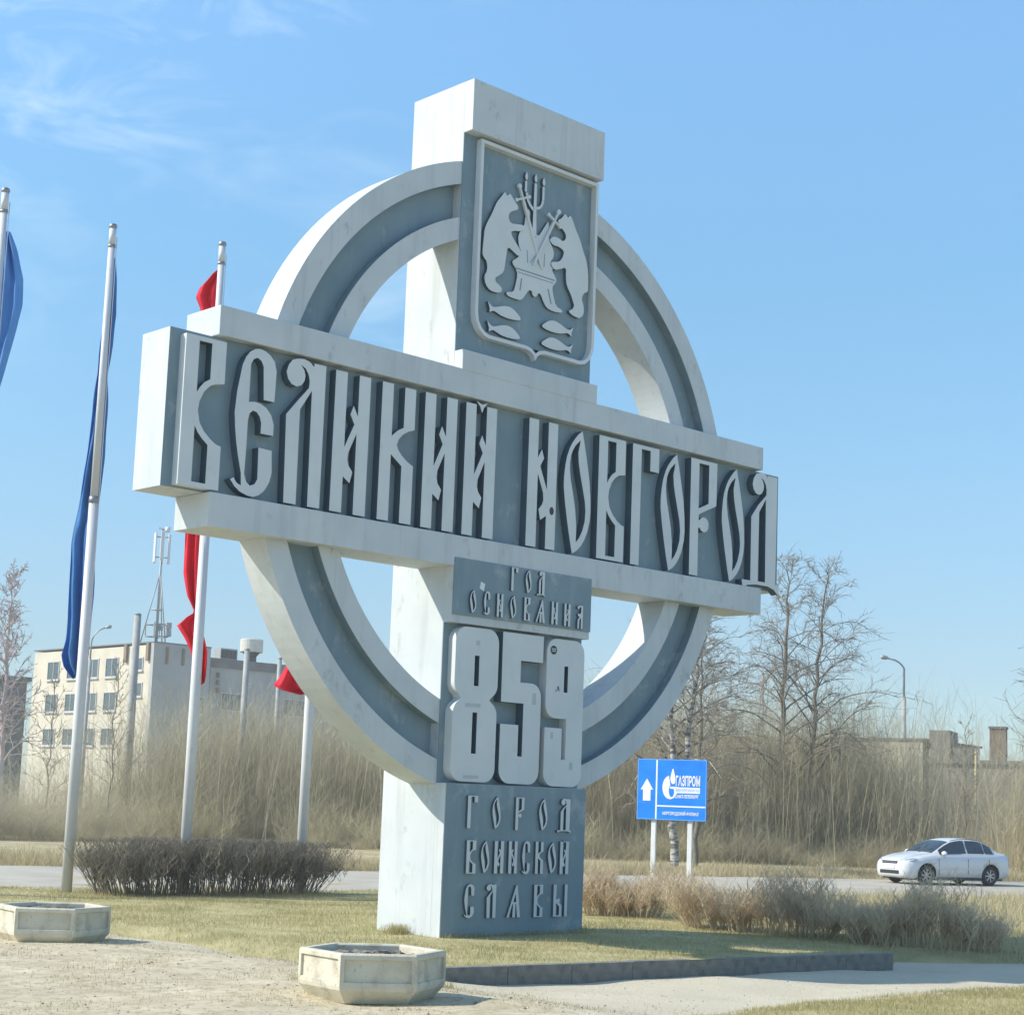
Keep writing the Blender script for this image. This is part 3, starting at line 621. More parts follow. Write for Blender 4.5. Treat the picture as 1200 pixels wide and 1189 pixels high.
def sword(h, t, guard):
    hx, hz = h; tx, tz = t
    dx, dz = tx-hx, tz-hz; l = math.hypot(dx, dz); dx /= l; dz /= l
    g = (hx+dx*.19, hz+dz*.19)
    ps = [(stroke([(hx+dx*.035, hz+dz*.035), g, (hx+dx*.25, hz+dz*.25), (hx+dx*(l-.1), hz+dz*(l-.1)), t], [.03, .03, .045, .035, .008]), [])]
    ps.append((circ(hx, hz, .038, 12), []))
    for s in (-1, 1):
        e = (g[0]-dz*s*.115, g[1]+dx*s*.115)
        q = (g[0]-dz*s*.02, g[1]+dx*s*.02)
        ps.append((stroke([q, e], .032), []))
        ps.append((circ(e[0]-dz*s*.028, e[1]+dx*s*.028, .030, 10), []))
    return prism('sword', ps, -0.088, -0.05, M['letter'], shield_panel)
sword((1.11, 11.17), (1.64, 9.98), .1)
o = sword((1.955, 10.985), (1.44, 10.0), .1)
o.location.y = -0.012
prism('seat_line', [(stroke([(1.08, 9.885), (1.94, 9.885)], .018), []), (stroke([(1.15, 9.835), (1.91, 9.835)], .010), []), (stroke([(1.235, 9.75), (1.21, 9.56)], .022), []), (stroke([(1.80, 9.72), (1.88, 9.50)], .022), []),
                    (stroke([(1.33, 10.22), (1.35, 10.02)], .010), []), (stroke([(1.70, 10.25), (1.70, 10.04)], .010), []), (stroke([(1.40, 10.04), (1.50, 10.17), (1.60, 10.04)], .010), [])], -0.064, -0.058, M['blue'], shield_panel)
F1 = [(.55, 9.25), (.60, 9.205), (.65, 9.175), (.72, 9.185), (.86, 9.235), (.98, 9.255), (1.08, 9.235), (1.16, 9.19), (1.25, 9.12), (1.20, 9.085), (1.02, 9.065), (.85, 9.075), (.76, 9.10), (.67, 9.125), (.59, 9.075), (.60, 9.13), (.585, 9.17)]
F2 = [(2.90-x+.03, z-.005) for x, z in F1][::-1]
for f, dz in ((F1, 0), (F1, -.295), (F2, 0), (F2, -.27)):
    prism('fish', [(smooth_loop([(x, z+dz) for x, z in f]), [])], -0.072, -0.01, LM, shield_panel, 1, 1)

# ------------------------------------------------------------------ flagpoles and flags
def flagpole(x, y, label):
    z0 = float(gz(x, y)) if False else -0.05
    t = thing('flagpole', label, 'flagpole', (x, y, z0), 0, 'flagpoles behind the monument')
    h = 12.5-z0
    tube_obj('shaft', [(0, 0, 0), (0, 0, 3.0), (0, 0, 7.2)], [.098, .094, .086], M['pole'], t, 12)
    tube_obj('shaft', [(0, 0, 7.2), (0, 0, h-.45)], [.074, .062], M['pole'], t, 12)
    tube_obj('collar', [(0, 0, 7.16), (0, 0, 7.28)], [.095, .09], M['pole_cap'], t, 12)
    tube_obj('collar', [(0, 0, h-.47), (0, 0, h-.42)], [.072, .072], M['pole_cap'], t, 12)
    tube_obj('top_section', [(0, 0, h-.42), (0, 0, h-.10)], [.066, .064], M['pole'], t, 12)
    tube_obj('finial', [(0, 0, h-.10), (0, 0, h-.06), (0, 0, h-.02), (0, 0, h)], [.066, .080, .070, .03], M['pole_cap'], t, 12)
    tube_obj('halyard', [(.10, -.02, .9), (.09, -.02, h-.25)], .009, M['paper'], t, 5)
    return t
POLES = [(-2.41, 9.68), (-.06, 9.93), (1.93, 9.20), (4.59, 9.17)]
flagpole(*POLES[0], 'white flagpole with the light blue flag, nearest the left edge')
flagpole(*POLES[1], 'white flagpole with the long navy flag, beside the hedge end')
flagpole(*POLES[2], 'white flagpole with the long knotted red flag, behind the hedge')
flagpole(*POLES[3], 'white flagpole rising behind the ring with a short red flag tail')
RV = Vector((0.725, -0.688, 0)); FV = Vector((0.688, 0.725, 0))
def flag(name, pole, prof, m, label, folds=5.0, depth=0.09, seed=0):
    """limp cloth: prof rows are (z, left offset, right offset) about the pole, cloth hangs behind the shaft"""
    rnd = random.Random(seed)
    z0, z1 = prof[0][0], prof[-1][0]
    n = max(24, int(abs(z0-z1)*14)); k = 40
    pz = [p[0] for p in prof][::-1]; pl = [p[1] for p in prof][::-1]; pr = [p[2] for p in prof][::-1]
    vs = []; base = Vector((pole[0], pole[1], 0))
    ph = [rnd.uniform(0, 6.28) for _ in range(6)]
    for i in range(n+1):
        z = z0+(z1-z0)*i/n
        a, b = np.interp(z, pz, pl), np.interp(z, pz, pr)
        rag = 0.010*math.sin(z*2.3+ph[0])+0.006*math.sin(z*5.1+ph[1])
        for j in range(k+1):
            s = j/k
            wx = a+(b-a)*s + rag*(2*s-1)
            wd = b-a
            dp = depth*min(1, wd/.2)*(math.sin(s*folds*2*math.pi+ph[2]+1.1*math.sin(z*1.1+ph[3])) + .45*math.sin(s*folds*5.1+z*1.9+ph[4]) + .16*math.sin(s*folds*13+z*3.1+ph[1]) + .12*math.sin(z*7.3+s*11+ph[0])) + .012*math.sin(z*2.2+s*6)
            p = base + RV*wx + FV*(.13+depth*1.0+dp)
            vs.append((p.x-base.x, p.y-base.y, z-z0 + .03*math.sin(s*9+ph[5])*(i/n)))
    fs = []
    for i in range(n):
        for j in range(k):
            q = i*(k+1)+j
            fs.append((q, q+1, q+k+2, q+k+1))
    o = arr_mesh(name, vs, np.array(fs), m, smooth=True)
    o.location = (base.x, base.y, z0)
    md = o.modifiers.new('thick', 'SOLIDIFY'); md.thickness = 0.006
    setp(o, label, 'flag')
    return o
flag('flag', POLES[0], [(11.75, -.02, .06), (11.4, -.05, .20), (10.9, -.10, .36), (10.4, -.16, .38), (10.0, -.25, .32), (9.5, -.36, .22), (9.0, -.5, .12), (8.2, -.62, 0), (7.2, -.62, -.02), (6.2, -.58, -.04)], M['flag_light'],
     'light blue flag on the leftmost flagpole, cut by the left edge', 2.3, .09, 1)
flag('flag', POLES[1], [(11.9, -.07, .02), (11.4, -.10, .06), (10.8, -.12, .12), (10.2, -.13, .10), (9.6, -.14, .03), (8.9, -.18, .05), (8.0, -.27, .08), (7.2, -.35, .06), (6.4, -.42, .02), (5.6, -.41, .04), (5.0, -.40, .04), (4.6, -.41, .05), (4.3, -.45, .05), (4.1, -.38, .02), (3.95, -.26, -.02), (3.88, -.2, -.06)], M['flag_blue'],
     'long navy blue flag hanging limp down its white pole', 2.2, .085, 2)
flag('flag', POLES[2], [(12.02, -.06, .0), (11.9, -.20, .0), (11.65, -.46, .0), (11.45, -.52, .0), (11.2, -.40, .02), (10.5, -.34, .03), (9.5, -.36, .02), (8.4, -.38, .02), (7.4, -.43, .0), (6.6, -.43, -.02), (6.0, -.41, -.02), (5.55, -.30, -.04), (5.30, -.17, -.05), (5.22, -.13, -.05), (5.12, -.30, -.02), (4.98, -.47, .02), (4.75, -.30, .10), (4.5, -.16, .17), (4.25, -.10, .18), (4.0, -.06, .18), (3.9, .02, .15)], M['flag_red'],
     'long red flag knotted near its bottom on a pole behind the name board', 2.3, .085, 3)
flag('flag', POLES[3], [(11.8, -.10, .02), (10, -.30, .04), (8, -.34, .05), (6.2, -.36, .05), (5.0, -.38, .04), (4.6, -.46, .02), (4.2, -.66, .03), (4.0, -.80, .02), (3.92, -.55, .02), (3.88, -.25, .0)], M['flag_red'],
     'short red flag tail showing under the ring at the lower left', 2.3, .085, 4)

# ------------------------------------------------------------------ planters
def hexpts(r, z, rot): return [(r*math.cos(rot+R(60*i)), r*math.sin(rot+R(60*i)), z) for i in range(6)]
def planter(x, y, rot, label):
    zg = float(gz(x, y))-0.02
    t = thing('concrete_planter', label, 'planter', (x, y, zg), rot, 'hexagonal concrete planters')
    bm = bmesh.new()
    r = 0.72
    prof = [(r-.13, 0.0), (r-.01, .13), (r, .165), (r, .455), (r-.015, .47), (r-.085, .47), (r-.10, .455), (r-.10, .34)]
    rows = [[bm.verts.new(p) for p in hexpts(rr_, z, 0)] for rr_, z in prof]
    side = []
    for k, (a, b) in enumerate(zip(rows, rows[1:])):
        for i in range(6):
            f = bm.faces.new((a[i], a[(i+1) % 6], b[(i+1) % 6], b[i]))
            if k == 2: side.append(f)
    bm.faces.new(rows[0][::-1]); bm.faces.new(rows[-1])
    bmesh.ops.recalc_face_normals(bm, faces=bm.faces[:])
    r1 = bmesh.ops.inset_individual(bm, faces=side, thickness=0.055, depth=0.0)
    r2 = bmesh.ops.inset_individual(bm, faces=side, thickness=0.010, depth=-0.024)
    obj('basin', bm, M['concrete'], t)
    n = 16
    vs = [(0, 0, .425)]; fs = []
    for k in range(1, 9):
        for i in range(48):
            a = 2*math.pi*i/48
            hr = (r-.105)*math.cos(R(30))/math.cos((a % R(60))-R(30))*k/8
            vs.append((hr*math.cos(a), hr*math.sin(a), .395+.03*(1-k/8)+random.uniform(-.03, .03)))
    for i in range(48): fs.append((0, 1+i, 1+(i+1) % 48))
    me = bpy.data.meshes.new('soil')
    for k in range(7):
        for i in range(48):
            q = 1+k*48; fs.append((q+i, q+48+i, q+48+(i+1) % 48, q+(i+1) % 48))
    me.from_pydata(vs, [], fs)
    link('soil', me, M['soil'], t)
    return t
FRONT = math.atan2(-0.722, -0.678)+R(9)      # outward normal of the front face
planter(-5.22, -5.14, FRONT+R(30), 'grey hexagonal concrete planter in front of the monument base')
planter(-4.95, 1.60, FRONT+R(30)-R(4), 'hexagonal concrete planter at the left edge near the flagpoles')

# ------------------------------------------------------------------ road sign
SG = R(-67)
sg = thing('direction_sign', 'blue two-post direction sign with white arrow and flame emblem', 'road sign', (12.17, 6.24, -0.2), SG)
sg.scale = (1.13, 1, 1.03)
SX = 0.69
for x in (-.36, .36): 
    box_obj('post', (x-.045, x+.045, .03, .10, 0, 3.02), M['post_white'], sg, .008)
board = box_obj('board', (-SX, SX, -.012, .026, 1.78, 3.04), M['sign_blue'], sg, .004)
def print_on(name, polys, m=M['sign_white'], y=-.0135): return prism(name, polys, y-.002, y+.0005, m, board)
def rect(x0, x1, z0, z1): return [(x0, z0), (x1, z0), (x1, z1), (x0, z1)]
print_on('white_line', [(rect(-.318, -.288, 1.80, 3.02), []), (rect(-.287, SX-.02, 2.055, 2.085), [])])
print_on('border_line', [(rect(-SX+.008, SX-.008, 3.022, 3.032), []), (rect(-SX+.008, SX-.008, 1.788, 1.798), []), (rect(-SX+.008, -SX+.018, 1.80, 3.02), []), (rect(SX-.018, SX-.008, 1.80, 3.02), [])], mat('sign_edge', (0.25, 0.5, 0.8)))
print_on('arrow', [([(-.57, 2.17), (-.42, 2.17), (-.42, 2.40), (-.37, 2.40), (-.495, 2.63), (-.62, 2.40), (-.57, 2.40)], [])])
gl = arc(-.02, 2.42, .235, 100, 345, 16)
gl_o = [(-.06+.16*0, 2.70)] + [(-.03+.155*math.cos(R(a)), 2.46+.245*math.sin(R(a))) for a in range(105, 361, 15)] + [(.125, 2.475), (-.03, 2.475), (-.03, 2.43), (.045, 2.43)] + [(-.0+.055*math.cos(R(a)), 2.39+.135*math.sin(R(a))) for a in range(-20, -260, -20)]
print_on('flame_emblem', [(gl_o, [])])
print_on('flame_emblem', [(smooth_loop([(.00, 2.53), (-.035, 2.62), (-.015, 2.74), (.02, 2.88), (.055, 2.74), (.075, 2.62), (.06, 2.53)]), [])], y=-.0165)
def sign_text(txt, x0, x1, z0, z1, m):
    cu = bpy.data.curves.new('txt', 'FONT'); cu.body = txt; cu.size = 1.0; cu.resolution_u = 3; cu.offset = 0.032; cu.extrude = 0.0
    tmp = bpy.data.objects.new('txt', cu); COL.objects.link(tmp)
    dg = bpy.context.evaluated_depsgraph_get()
    me = bpy.data.meshes.new_from_object(tmp.evaluated_get(dg))
    bpy.data.objects.remove(tmp); bpy.data.curves.remove(cu)
    co = np.empty(len(me.vertices)*3, np.float32); me.vertices.foreach_get('co', co); co = co.reshape(-1, 3)
    lo, hi = co.min(0), co.max(0)
    nx = x0+(co[:, 0]-lo[0])/(hi[0]-lo[0])*(x1-x0); nz = z0+(co[:, 1]-lo[1])/(hi[1]-lo[1])*(z1-z0)
    me.vertices.foreach_set('co', np.column_stack([nx, np.full(len(nx), -.0175, np.float32), nz]).astype(np.float32).ravel())
    me.update(); me.materials.clear()
    return link('lettering', me, m, board)
sign_text('ГАЗПРОМ', .08, .56, 2.49, 2.71, M['sign_white'])
print_on('white_band', [(rect(.07, .56, 2.345, 2.465), [])])
sign_text('МЕЖРЕГИОНГАЗ', .09, .545, 2.375, 2.435, mat('sign_pale_blue', (0.35, 0.58, 0.85)))
sign_text('САНКТ-ПЕТЕРБУРГ', .06, .54, 2.24, 2.315, M['sign_white'])
sign_text('НОВГОРОДСКИЙ ФИЛИАЛ', -.17, .54, 1.875, 1.975, M['sign_white'])

# ------------------------------------------------------------------ car
def build_car(loc, rotz):
    t = thing('parked_car', 'white four-door saloon car standing on the road at the right', 'car', loc, rotz)
    # station: x, zbot, half width low, half width mid, z belt, half width belt, z top, half width top
    ST = [(2.13, .30, .50, .56, .60, .52, .66, .40), (2.08, .22, .66, .70, .66, .62, .73, .50), (1.96, .19, .76, .785, .72, .70, .80, .56), (1.75, .18, .79, .825, .78, .745, .87, .60), (1.40, .18, .80, .84, .85, .76, .945, .64),
          (1.06, .18, .80, .845, .895, .765, .985, .66), (.80, .18, .80, .845, .915, .775, 1.11, .64), (.50, .18, .80, .845, .925, .78, 1.275, .60), (.22, .18, .80, .845, .93, .78, 1.395, .575), (-.10, .18, .80, .845, .94, .78, 1.45, .57),
          (-.50, .18, .80, .845, .945, .78, 1.465, .57), (-.90, .18, .80, .845, .95, .775, 1.43, .56), (-1.20, .18, .80, .845, .96, .77, 1.335, .555), (-1.50, .19, .80, .84, .965, .76, 1.185, .56), (-1.72, .20, .795, .835, .965, .75, 1.06, .60),
          (-1.95, .24, .77, .80, .945, .72, 1.025, .58), (-2.09, .30, .70, .735, .90, .66, .985, .52), (-2.14, .38, .60, .62, .82, .56, .88, .44)]
    def ring(s):
        x, zb, wl, wm, zbe, wb, zt, wt = s
        h = [(0, zb), (wl*.9, zb), (wl, zb+.06), (wm, zb+(zbe-zb)*.45), (wm-.004, zb+(zbe-zb)*.78), (wb+.02, zbe), (wb-.004, zbe+.012), ((wb*.25+wt*.75), zbe+(zt-zbe)*.72), (wt, zt-.035), (wt*.6, zt-.005), (0, zt)]
        return [(x, y, z) for y, z in h]
    bm = bmesh.new()
    rings = []
    for s in ST:
        h = ring(s)
        full = h + [(x, -y, z) for x, y, z in h[-2:0:-1]]
        rings.append([bm.verts.new(p) for p in full])
    n = len(rings[0])
    for a, b in zip(rings, rings[1:]):
        for j in range(n): bm.faces.new((a[j], a[(j+1) % n], b[(j+1) % n], b[j]))
    bm.faces.new(rings[0]); bm.faces.new(rings[-1][::-1])
    body = obj('body', bm, [M['car_paint'], M['black']], t, True)
    WX = (1.31, -1.24); WR = .305
    cutters = []
    for wx in WX:
        for s in (-1, 1):
            b2 = bmesh.new()
            bmesh.ops.create_cone(b2, cap_ends=True, segments=32, radius1=WR+.055, radius2=WR+.055, depth=.34,
                                  matrix=Matrix.Translation((wx, s*.80, .315)) @ Matrix.Rotation(R(90), 4, 'X'))
            c = obj('cut', b2, M['black']); c.parent = t; cutters.append(c)
            md = body.modifiers.new('arch', 'BOOLEAN'); md.operation = 'DIFFERENCE'; md.object = c; md.solver = 'EXACT'; md.material_mode = 'TRANSFER'
    bpy.context.view_layer.update()
    dg = bpy.context.evaluated_depsgraph_get()
    me = bpy.data.meshes.new_from_object(body.evaluated_get(dg))
    body.modifiers.clear(); body.data = me
    for c in cutters: bpy.data.objects.remove(c)
    def surf(xq, v):
        """point on the greenhouse side at station x, v 0 belt .. 1 roof edge"""
        xs_ = [s[0] for s in ST][::-1]
        g = lambda k: float(np.interp(xq, xs_, [s[k] for s in ST][::-1]))
        zbe, wb, zt, wt = g(4), g(5), g(6), g(7)
        z = zbe+.012+(zt-.035-zbe-.012)*v
        pts = [(zbe+.012, wb-.004), (zbe+(zt-zbe)*.72, wb*.25+wt*.75), (zt-.035, wt)]
        y = float(np.interp(z, [p[0] for p in pts], [p[1] for p in pts]))
        return xq, y, z
    def side_glass(s, x0, x1, name):
        nn = 8; b = bmesh.new(); rows = []
        for i in range(nn+1):
            xq = x0+(x1-x0)*i/nn
            top = surf(xq, .93); lo = surf(xq, .07)
            zc = min(top[2], 1.385)
            if zc-lo[2] < .02: zc = lo[2]+.02
            row = []
            for j in range(5):
                z = lo[2]+(zc-lo[2])*j/4
                v = (z-surf(xq, 0)[2])/(surf(xq, 1)[2]-surf(xq, 0)[2])
                p = surf(xq, v); row.append(b.verts.new((p[0], s*(p[1]+.010), p[2]+.004)))
            rows.append(row)
        for a, c in zip(rows, rows[1:]):
            for j in range(4): b.faces.new((a[j], a[j+1], c[j+1], c[j]))
        obj(name, b, M['car_glass'], t, True)
    for s in (-1, 1):
        side_glass(s, .78, -.28, 'side_window'); side_glass(s, -.34, -1.02, 'side_window'); side_glass(s, -1.06, -1.40, 'side_window')
    def top_glass(x0, x1, name, f=.86):
        b = bmesh.new(); rows = []
        xs_ = [s[0] for s in ST][::-1]
        for i in range(9):
            xq = x0+(x1-x0)*i/8
            zt = float(np.interp(xq, xs_, [s[6] for s in ST][::-1])); wt = float(np.interp(xq, xs_, [s[7] for s in ST][::-1]))
            row = []
            for j in range(9):
                y = wt*f*(j/4-1)*1.06
                z = zt-.005*min(1, abs(y)/(wt*.6)) - max(0, abs(y)-wt*.6)*.03/(wt*.4)
                row.append(b.verts.new((xq+(.012 if x0 > 0 else -.012), y, z+.016)))
            rows.append(row)
        for a, c in zip(rows, rows[1:]):
            for j in range(8): b.faces.new((a[j], a[j+1], c[j+1], c[j]))
        obj(name, b, M['car_glass'], t, True)
    top_glass(1.0, .30, 'windscreen', .90); top_glass(-1.12, -1.62, 'rear_window', .84)
    for s in (-1, 1):
        for wx in WX:
            w = thing('wheel', None, None); w.parent = t; w.location = (wx, s*.715, WR)
            b = bmesh.new()
            prof = [(.19, -.085), (.27, -.095), (.295, -.08), (WR, -.05), (WR, .05), (.295, .08), (.27, .095), (.19, .085)]
            rows = [[b.verts.new((r_*math.cos(2*math.pi*i/32), y_, r_*math.sin(2*math.pi*i/32))) for r_, y_ in prof] for i in range(32)]
            for i in range(32):
                a, c = rows[i], rows[(i+1) % 32]
                for j in range(len(prof)-1): b.faces.new((a[j], a[j+1], c[j+1], c[j]))
            obj('tyre', b, M['tyre'], w, True)
            b = bmesh.new()
            for k in range(7):
                a = 2*math.pi*k/7
                m4 = Matrix.Rotation(a, 4, 'Y')
                fs = bx(b, .03, .185, s*.055-.012, s*.055+.012, -.020, .020)
                for vv in {v for f in fs for v in f.verts}: vv.co = m4 @ vv.co
            rr0 = [[b.verts.new((r_*math.cos(2*math.pi*i/28), y_, r_*math.sin(2*math.pi*i/28))) for r_, y_ in ((.172, s*.04), (.195, s*.088), (.205, s*.085))] for i in range(28)]
            for i in range(28):
                a, c = rr0[i], rr0[(i+1) % 28]
                for j in range(2): b.faces.new((a[j], a[j+1], c[j+1], c[j]))
            bmesh.ops.create_cone(b, cap_ends=True, segments=16, radius1=.045, radius2=.045, depth=.04, matrix=Matrix.Translation((0, s*.055, 0)) @ Matrix.Rotation(R(90), 4, 'X'))
            obj('rim', b, M['rim'], w)
            b = bmesh.new(); bmesh.ops.create_cone(b, cap_ends=True, segments=24, radius1=.195, radius2=.195, depth=.02, matrix=Matrix.Translation((0, s*.015, 0)) @ Matrix.Rotation(R(90), 4, 'X'))
            obj('brake_disc', b, M['black'], w)
        # mirror, light clusters, door handles, door seams
        b = bmesh.new(); bmesh.ops.create_uvsphere(b, u_segments=12, v_segments=8, radius=1.0, matrix=Matrix.Translation((.70, s*.895, .985)) @ Matrix.Diagonal((.075, .115, .075, 1)))
        obj('wing_mirror', b, M['car_paint'], t, True)
        b = bmesh.new()
        hl = [(2.06, .50, .675), (1.99, .66, .70), (1.86, .775, .735), (1.72, .80, .80), (1.80, .74, .815), (1.95, .62, .775), (2.05, .50, .725)]
        f = [b.verts.new((x+.012, s*(y+.012), z)) for x, y, z in hl]; g2 = [b.verts.new((x-.05, s*(y-.05), z)) for x, y, z in hl]
        b.faces.new(f); b.faces.new(g2[::-1])
        for i in range(7): b.faces.new((f[i], f[(i+1) % 7], g2[(i+1) % 7], g2[i]))
        obj('headlight', b, M['headlight'], t, False)
        b = bmesh.new()
        tl = [(-2.115, .60, .70), (-2.03, .73, .72), (-1.90, .79, .80), (-1.90, .76, .885), (-2.02, .69, .90), (-2.10, .60, .88)]
        f = [b.verts.new((x-.012, s*(y+.012), z)) for x, y, z in tl]; g2 = [b.verts.new((x+.05, s*(y-.05), z)) for x, y, z in tl]
        b.faces.new(f); b.faces.new(g2[::-1])
        for i in range(6): b.faces.new((f[i], f[(i+1) % 6], g2[(i+1) % 6], g2[i]))
        obj('tail_light', b, M['taillight'], t)
        for hx in (-.18, -1.00):
            box_obj('door_handle', (hx-.08, hx+.08, s*.853-.012, s*.853+.012, .80, .825), M['car_paint'], t, .006)
        for hx in (.86, -.31, -1.16):
            box_obj('door_seam', (hx-.006, hx+.006, s*.8435-.004, s*.8435+.004, .34, .82), M['black'], t)
        box_obj('sill_strip', (-.85, .92, s*.815-.018, s*.815+.018, .19, .245), M['black'], t, .01)
    box_obj('grille', (2.085, 2.138, -.36, .36, .62, .705), M['black'], t, .012)
    box_obj('grille_bar', (2.10, 2.146, -.34, .34, .655, .672), M['rim'], t, .004)
    box_obj('number_plate', (2.10, 2.150, -.26, .26, .475, .585), M['paper'], t, .004)
    box_obj('bonnet_seam', (1.30, 1.306, -.70, .70, .90, .958), M['black'], t) if False else None
    for s in (-1, 1):
        tube_obj('wiper', [(1.04, s*.30-.25, 1.005), (.82, s*.30+.20, 1.125)], .008, M['black'], t, 5)
        tube_obj('roof_gutter', [(.20, s*.556, 1.372), (-.10, s*.556, 1.425), (-.5, s*.556, 1.440), (-.9, s*.548, 1.405)], .010, M['black'], t, 5)
        box_obj('side_trim', (-.82, .90, s*.848-.008, s*.848+.008, .50, .535), M['car_paint'], t, .006)
        box_obj('mirror_foot', (.66, .72, s*.81-.05, s*.81+.05, .945, .97), M['black'], t, .006)
    box_obj('bumper_intake', (2.085, 2.145, -.46, .46, .31, .42), M['black'], t, .015)
    for s in (-1, 1): box_obj('fog_lamp', (1.99, 2.06, s*.62-.07, s*.62+.07, .40, .46), M['headlight'], t, .01)
    box_obj('underbody', (-1.9, 1.9, -.62, .62, .15, .30), M['black'], t)
    return t
build_car((32.65, 12.6, -0.188), math.atan2(.30, -.957))

# ------------------------------------------------------------------ plants
class Ribbons:
    """thin flat stems collected for one mesh; each stem is a tapered strip of quads"""
    def __init__(s): s.v = []; s.f = []; s.t = []; s.n = 0
    def add(s, P, wid, tint, seed_dir=None):
        """P (m,k,3) polylines, wid (m,k) widths, tint (m,)"""
        m, k, _ = P.shape
        a = RNG.uniform(0, math.pi, m)
        side = np.stack([np.cos(a), np.sin(a), np.zeros(m)], -1)[:, None, :]
        Lf = P - side*wid[..., None]/2; Rt = P + side*wid[..., None]/2
        v = np.stack([Lf, Rt], 2).reshape(m*k*2, 3)
        base = s.n + (np.arange(m)*k*2)[:, None] + (np.arange(k-1)*2)[None, :]
        f = np.stack([base, base+1, base+3, base+2], -1).reshape(-1, 4)
        s.v.append(v); s.f.append(f); s.t.append(np.repeat(tint, k*2)); s.n += m*k*2
    def build(s, name, m, parent=None): return arr_mesh(name, np.concatenate(s.v), np.concatenate(s.f), m, parent, np.concatenate(s.t))
def stems(rb, x, y, z, h, lean, w0, tint, k=4, wig=.05, leanvec=None):
    """upright stems from arrays of roots"""
    m = len(x)
    s = np.linspace(0, 1, k)
    if leanvec is None:
        a = RNG.uniform(0, 2*math.pi, m); l = lean*RNG.uniform(.2, 1, m)
        leanvec = np.stack([np.cos(a)*l, np.sin(a)*l], -1)
    P = np.empty((m, k, 3))
    P[:, :, 0] = x[:, None] + leanvec[:, 0:1]*h[:, None]*s + RNG.normal(0, wig, (m, k))*h[:, None]*s*.5
    P[:, :, 1] = y[:, None] + leanvec[:, 1:2]*h[:, None]*s + RNG.normal(0, wig, (m, k))*h[:, None]*s*.5
    P[:, :, 2] = z[:, None] + h[:, None]*s/np.sqrt(1+(leanvec**2).sum(-1))[:, None]
    wid = w0[:, None]*(1-.75*s)[None, :]
    rb.add(P, wid, tint)
    return P
def twigs(rb, P, per, ln, w, tint, k=3, up_=0.6, lo=.3):
    """side twigs from stems P"""
    m, kk, _ = P.shape
    idx = np.repeat(np.arange(m), per); n = len(idx)
    u = RNG.uniform(lo, .97, n)*(kk-1); i0 = np.minimum(u.astype(int), kk-2); fr = (u-i0)[:, None]
    p0 = P[idx, i0]*(1-fr)+P[idx, i0+1]*fr
    a = RNG.uniform(0, 2*math.pi, n)
    d = np.stack([np.cos(a), np.sin(a), up_+RNG.uniform(-.4, .6, n)], -1); d /= np.linalg.norm(d, axis=1)[:, None]
    l = ln*RNG.uniform(.4, 1.2, n)
    s = np.linspace(0, 1, k)
    Q = p0[:, None, :] + d[:, None, :]*(l[:, None]*s)[..., None]
    Q[:, :, 2] += .15*l[:, None]*s**2
    Q[:, 1:] += RNG.normal(0, .05, (n, k-1, 3))*l[:, None, None]
    rb.add(Q, w*RNG.uniform(.7, 1.3, n)[:, None]*(1-.6*s)[None, :], np.repeat(tint, per))
    return Q

# clipped bare hedge on the left
def twig_bush(name, label, cat, x0, y0, x1, y1, half, h, nst, m, group=None, seed=0, fan=.5, flat=True, dens=(6, 5), w=.010):
    t = thing(name, label, cat, ((x0+x1)/2, (y0+y1)/2, 0), 0, group)
    cx, cy = (x0+x1)/2, (y0+y1)/2
    L = math.hypot(x1-x0, y1-y0); ux, uy = (x1-x0)/L, (y1-y0)/L
    a = RNG.uniform(0, 1, nst); b = RNG.normal(0, .38, nst)
    along = (a-.5)*(L-.25)
    ex = np.abs(a-.5)*2
    hh = h*(RNG.uniform(.72, 1.04, nst)*(1-.22*ex**4) if flat else RNG.uniform(.30, 1.12, nst)*(.72+.28*np.sin(a*9+h*31))*(1-.25*ex**2)*1.12)
    rx = ux*along - uy*b*half*.6; ry = uy*along + ux*b*half*.6
    rz = lawn_z(rx+cx, ry+cy)
    lv = np.stack([ux*(along/(L/2))**3*fan - uy*b*fan*1.2 + RNG.normal(0, .16, nst), uy*(along/(L/2))**3*fan + ux*b*fan*1.2 + RNG.normal(0, .16, nst)], -1)
    tn = RNG.uniform(0, 1, nst)
    rb = Ribbons()
    P = stems(rb, rx, ry, rz, hh*np.sqrt(1+(lv**2).sum(-1)), 0, np.full(nst, w*1.7), tn, 5, .05, lv)
    o1 = rb.build('stems', m, t)
    rb = Ribbons()
    Q = twigs(rb, P, dens[0], .32*h, w*.95, tn, 4, .9, .25)
    top = h*1.02+.03
    Q2 = twigs(rb, Q, dens[1], .17*h, w*.62, np.repeat(tn, dens[0]), 3, .8, .3)
    if flat:
        for arr in rb.v:
            over = arr[:, 2] > h; arr[over, 2] = h + (arr[over, 2]-h)*.25
    rb.build('twigs', m, t)
    return t
twig_bush('clipped_hedge', 'dark leafless clipped hedge at the foot of the flagpoles', 'hedge', -.10, 9.0, 4.85, 8.9, 1.05, .98, 540, M['hedge'], None, 1, .6, True, (8, 6), .014)
twig_bush('bare_shrub', 'low brown leafless shrub right beside the monument base', 'shrub', 5.9, 2.95, 6.8, 1.65, .85, .80, 170, M['shrub'], 'leafless shrubs right of the monument', 2, .75, False, (10, 6), .014)
twig_bush('bare_shrub', 'wide tan leafless shrub between sign post and end of kerb', 'shrub', 5.75, .5, 6.65, -2.15, .85, .86, 260, M['shrub'], 'leafless shrubs right of the monument', 3, .75, False, (10, 6), .013)
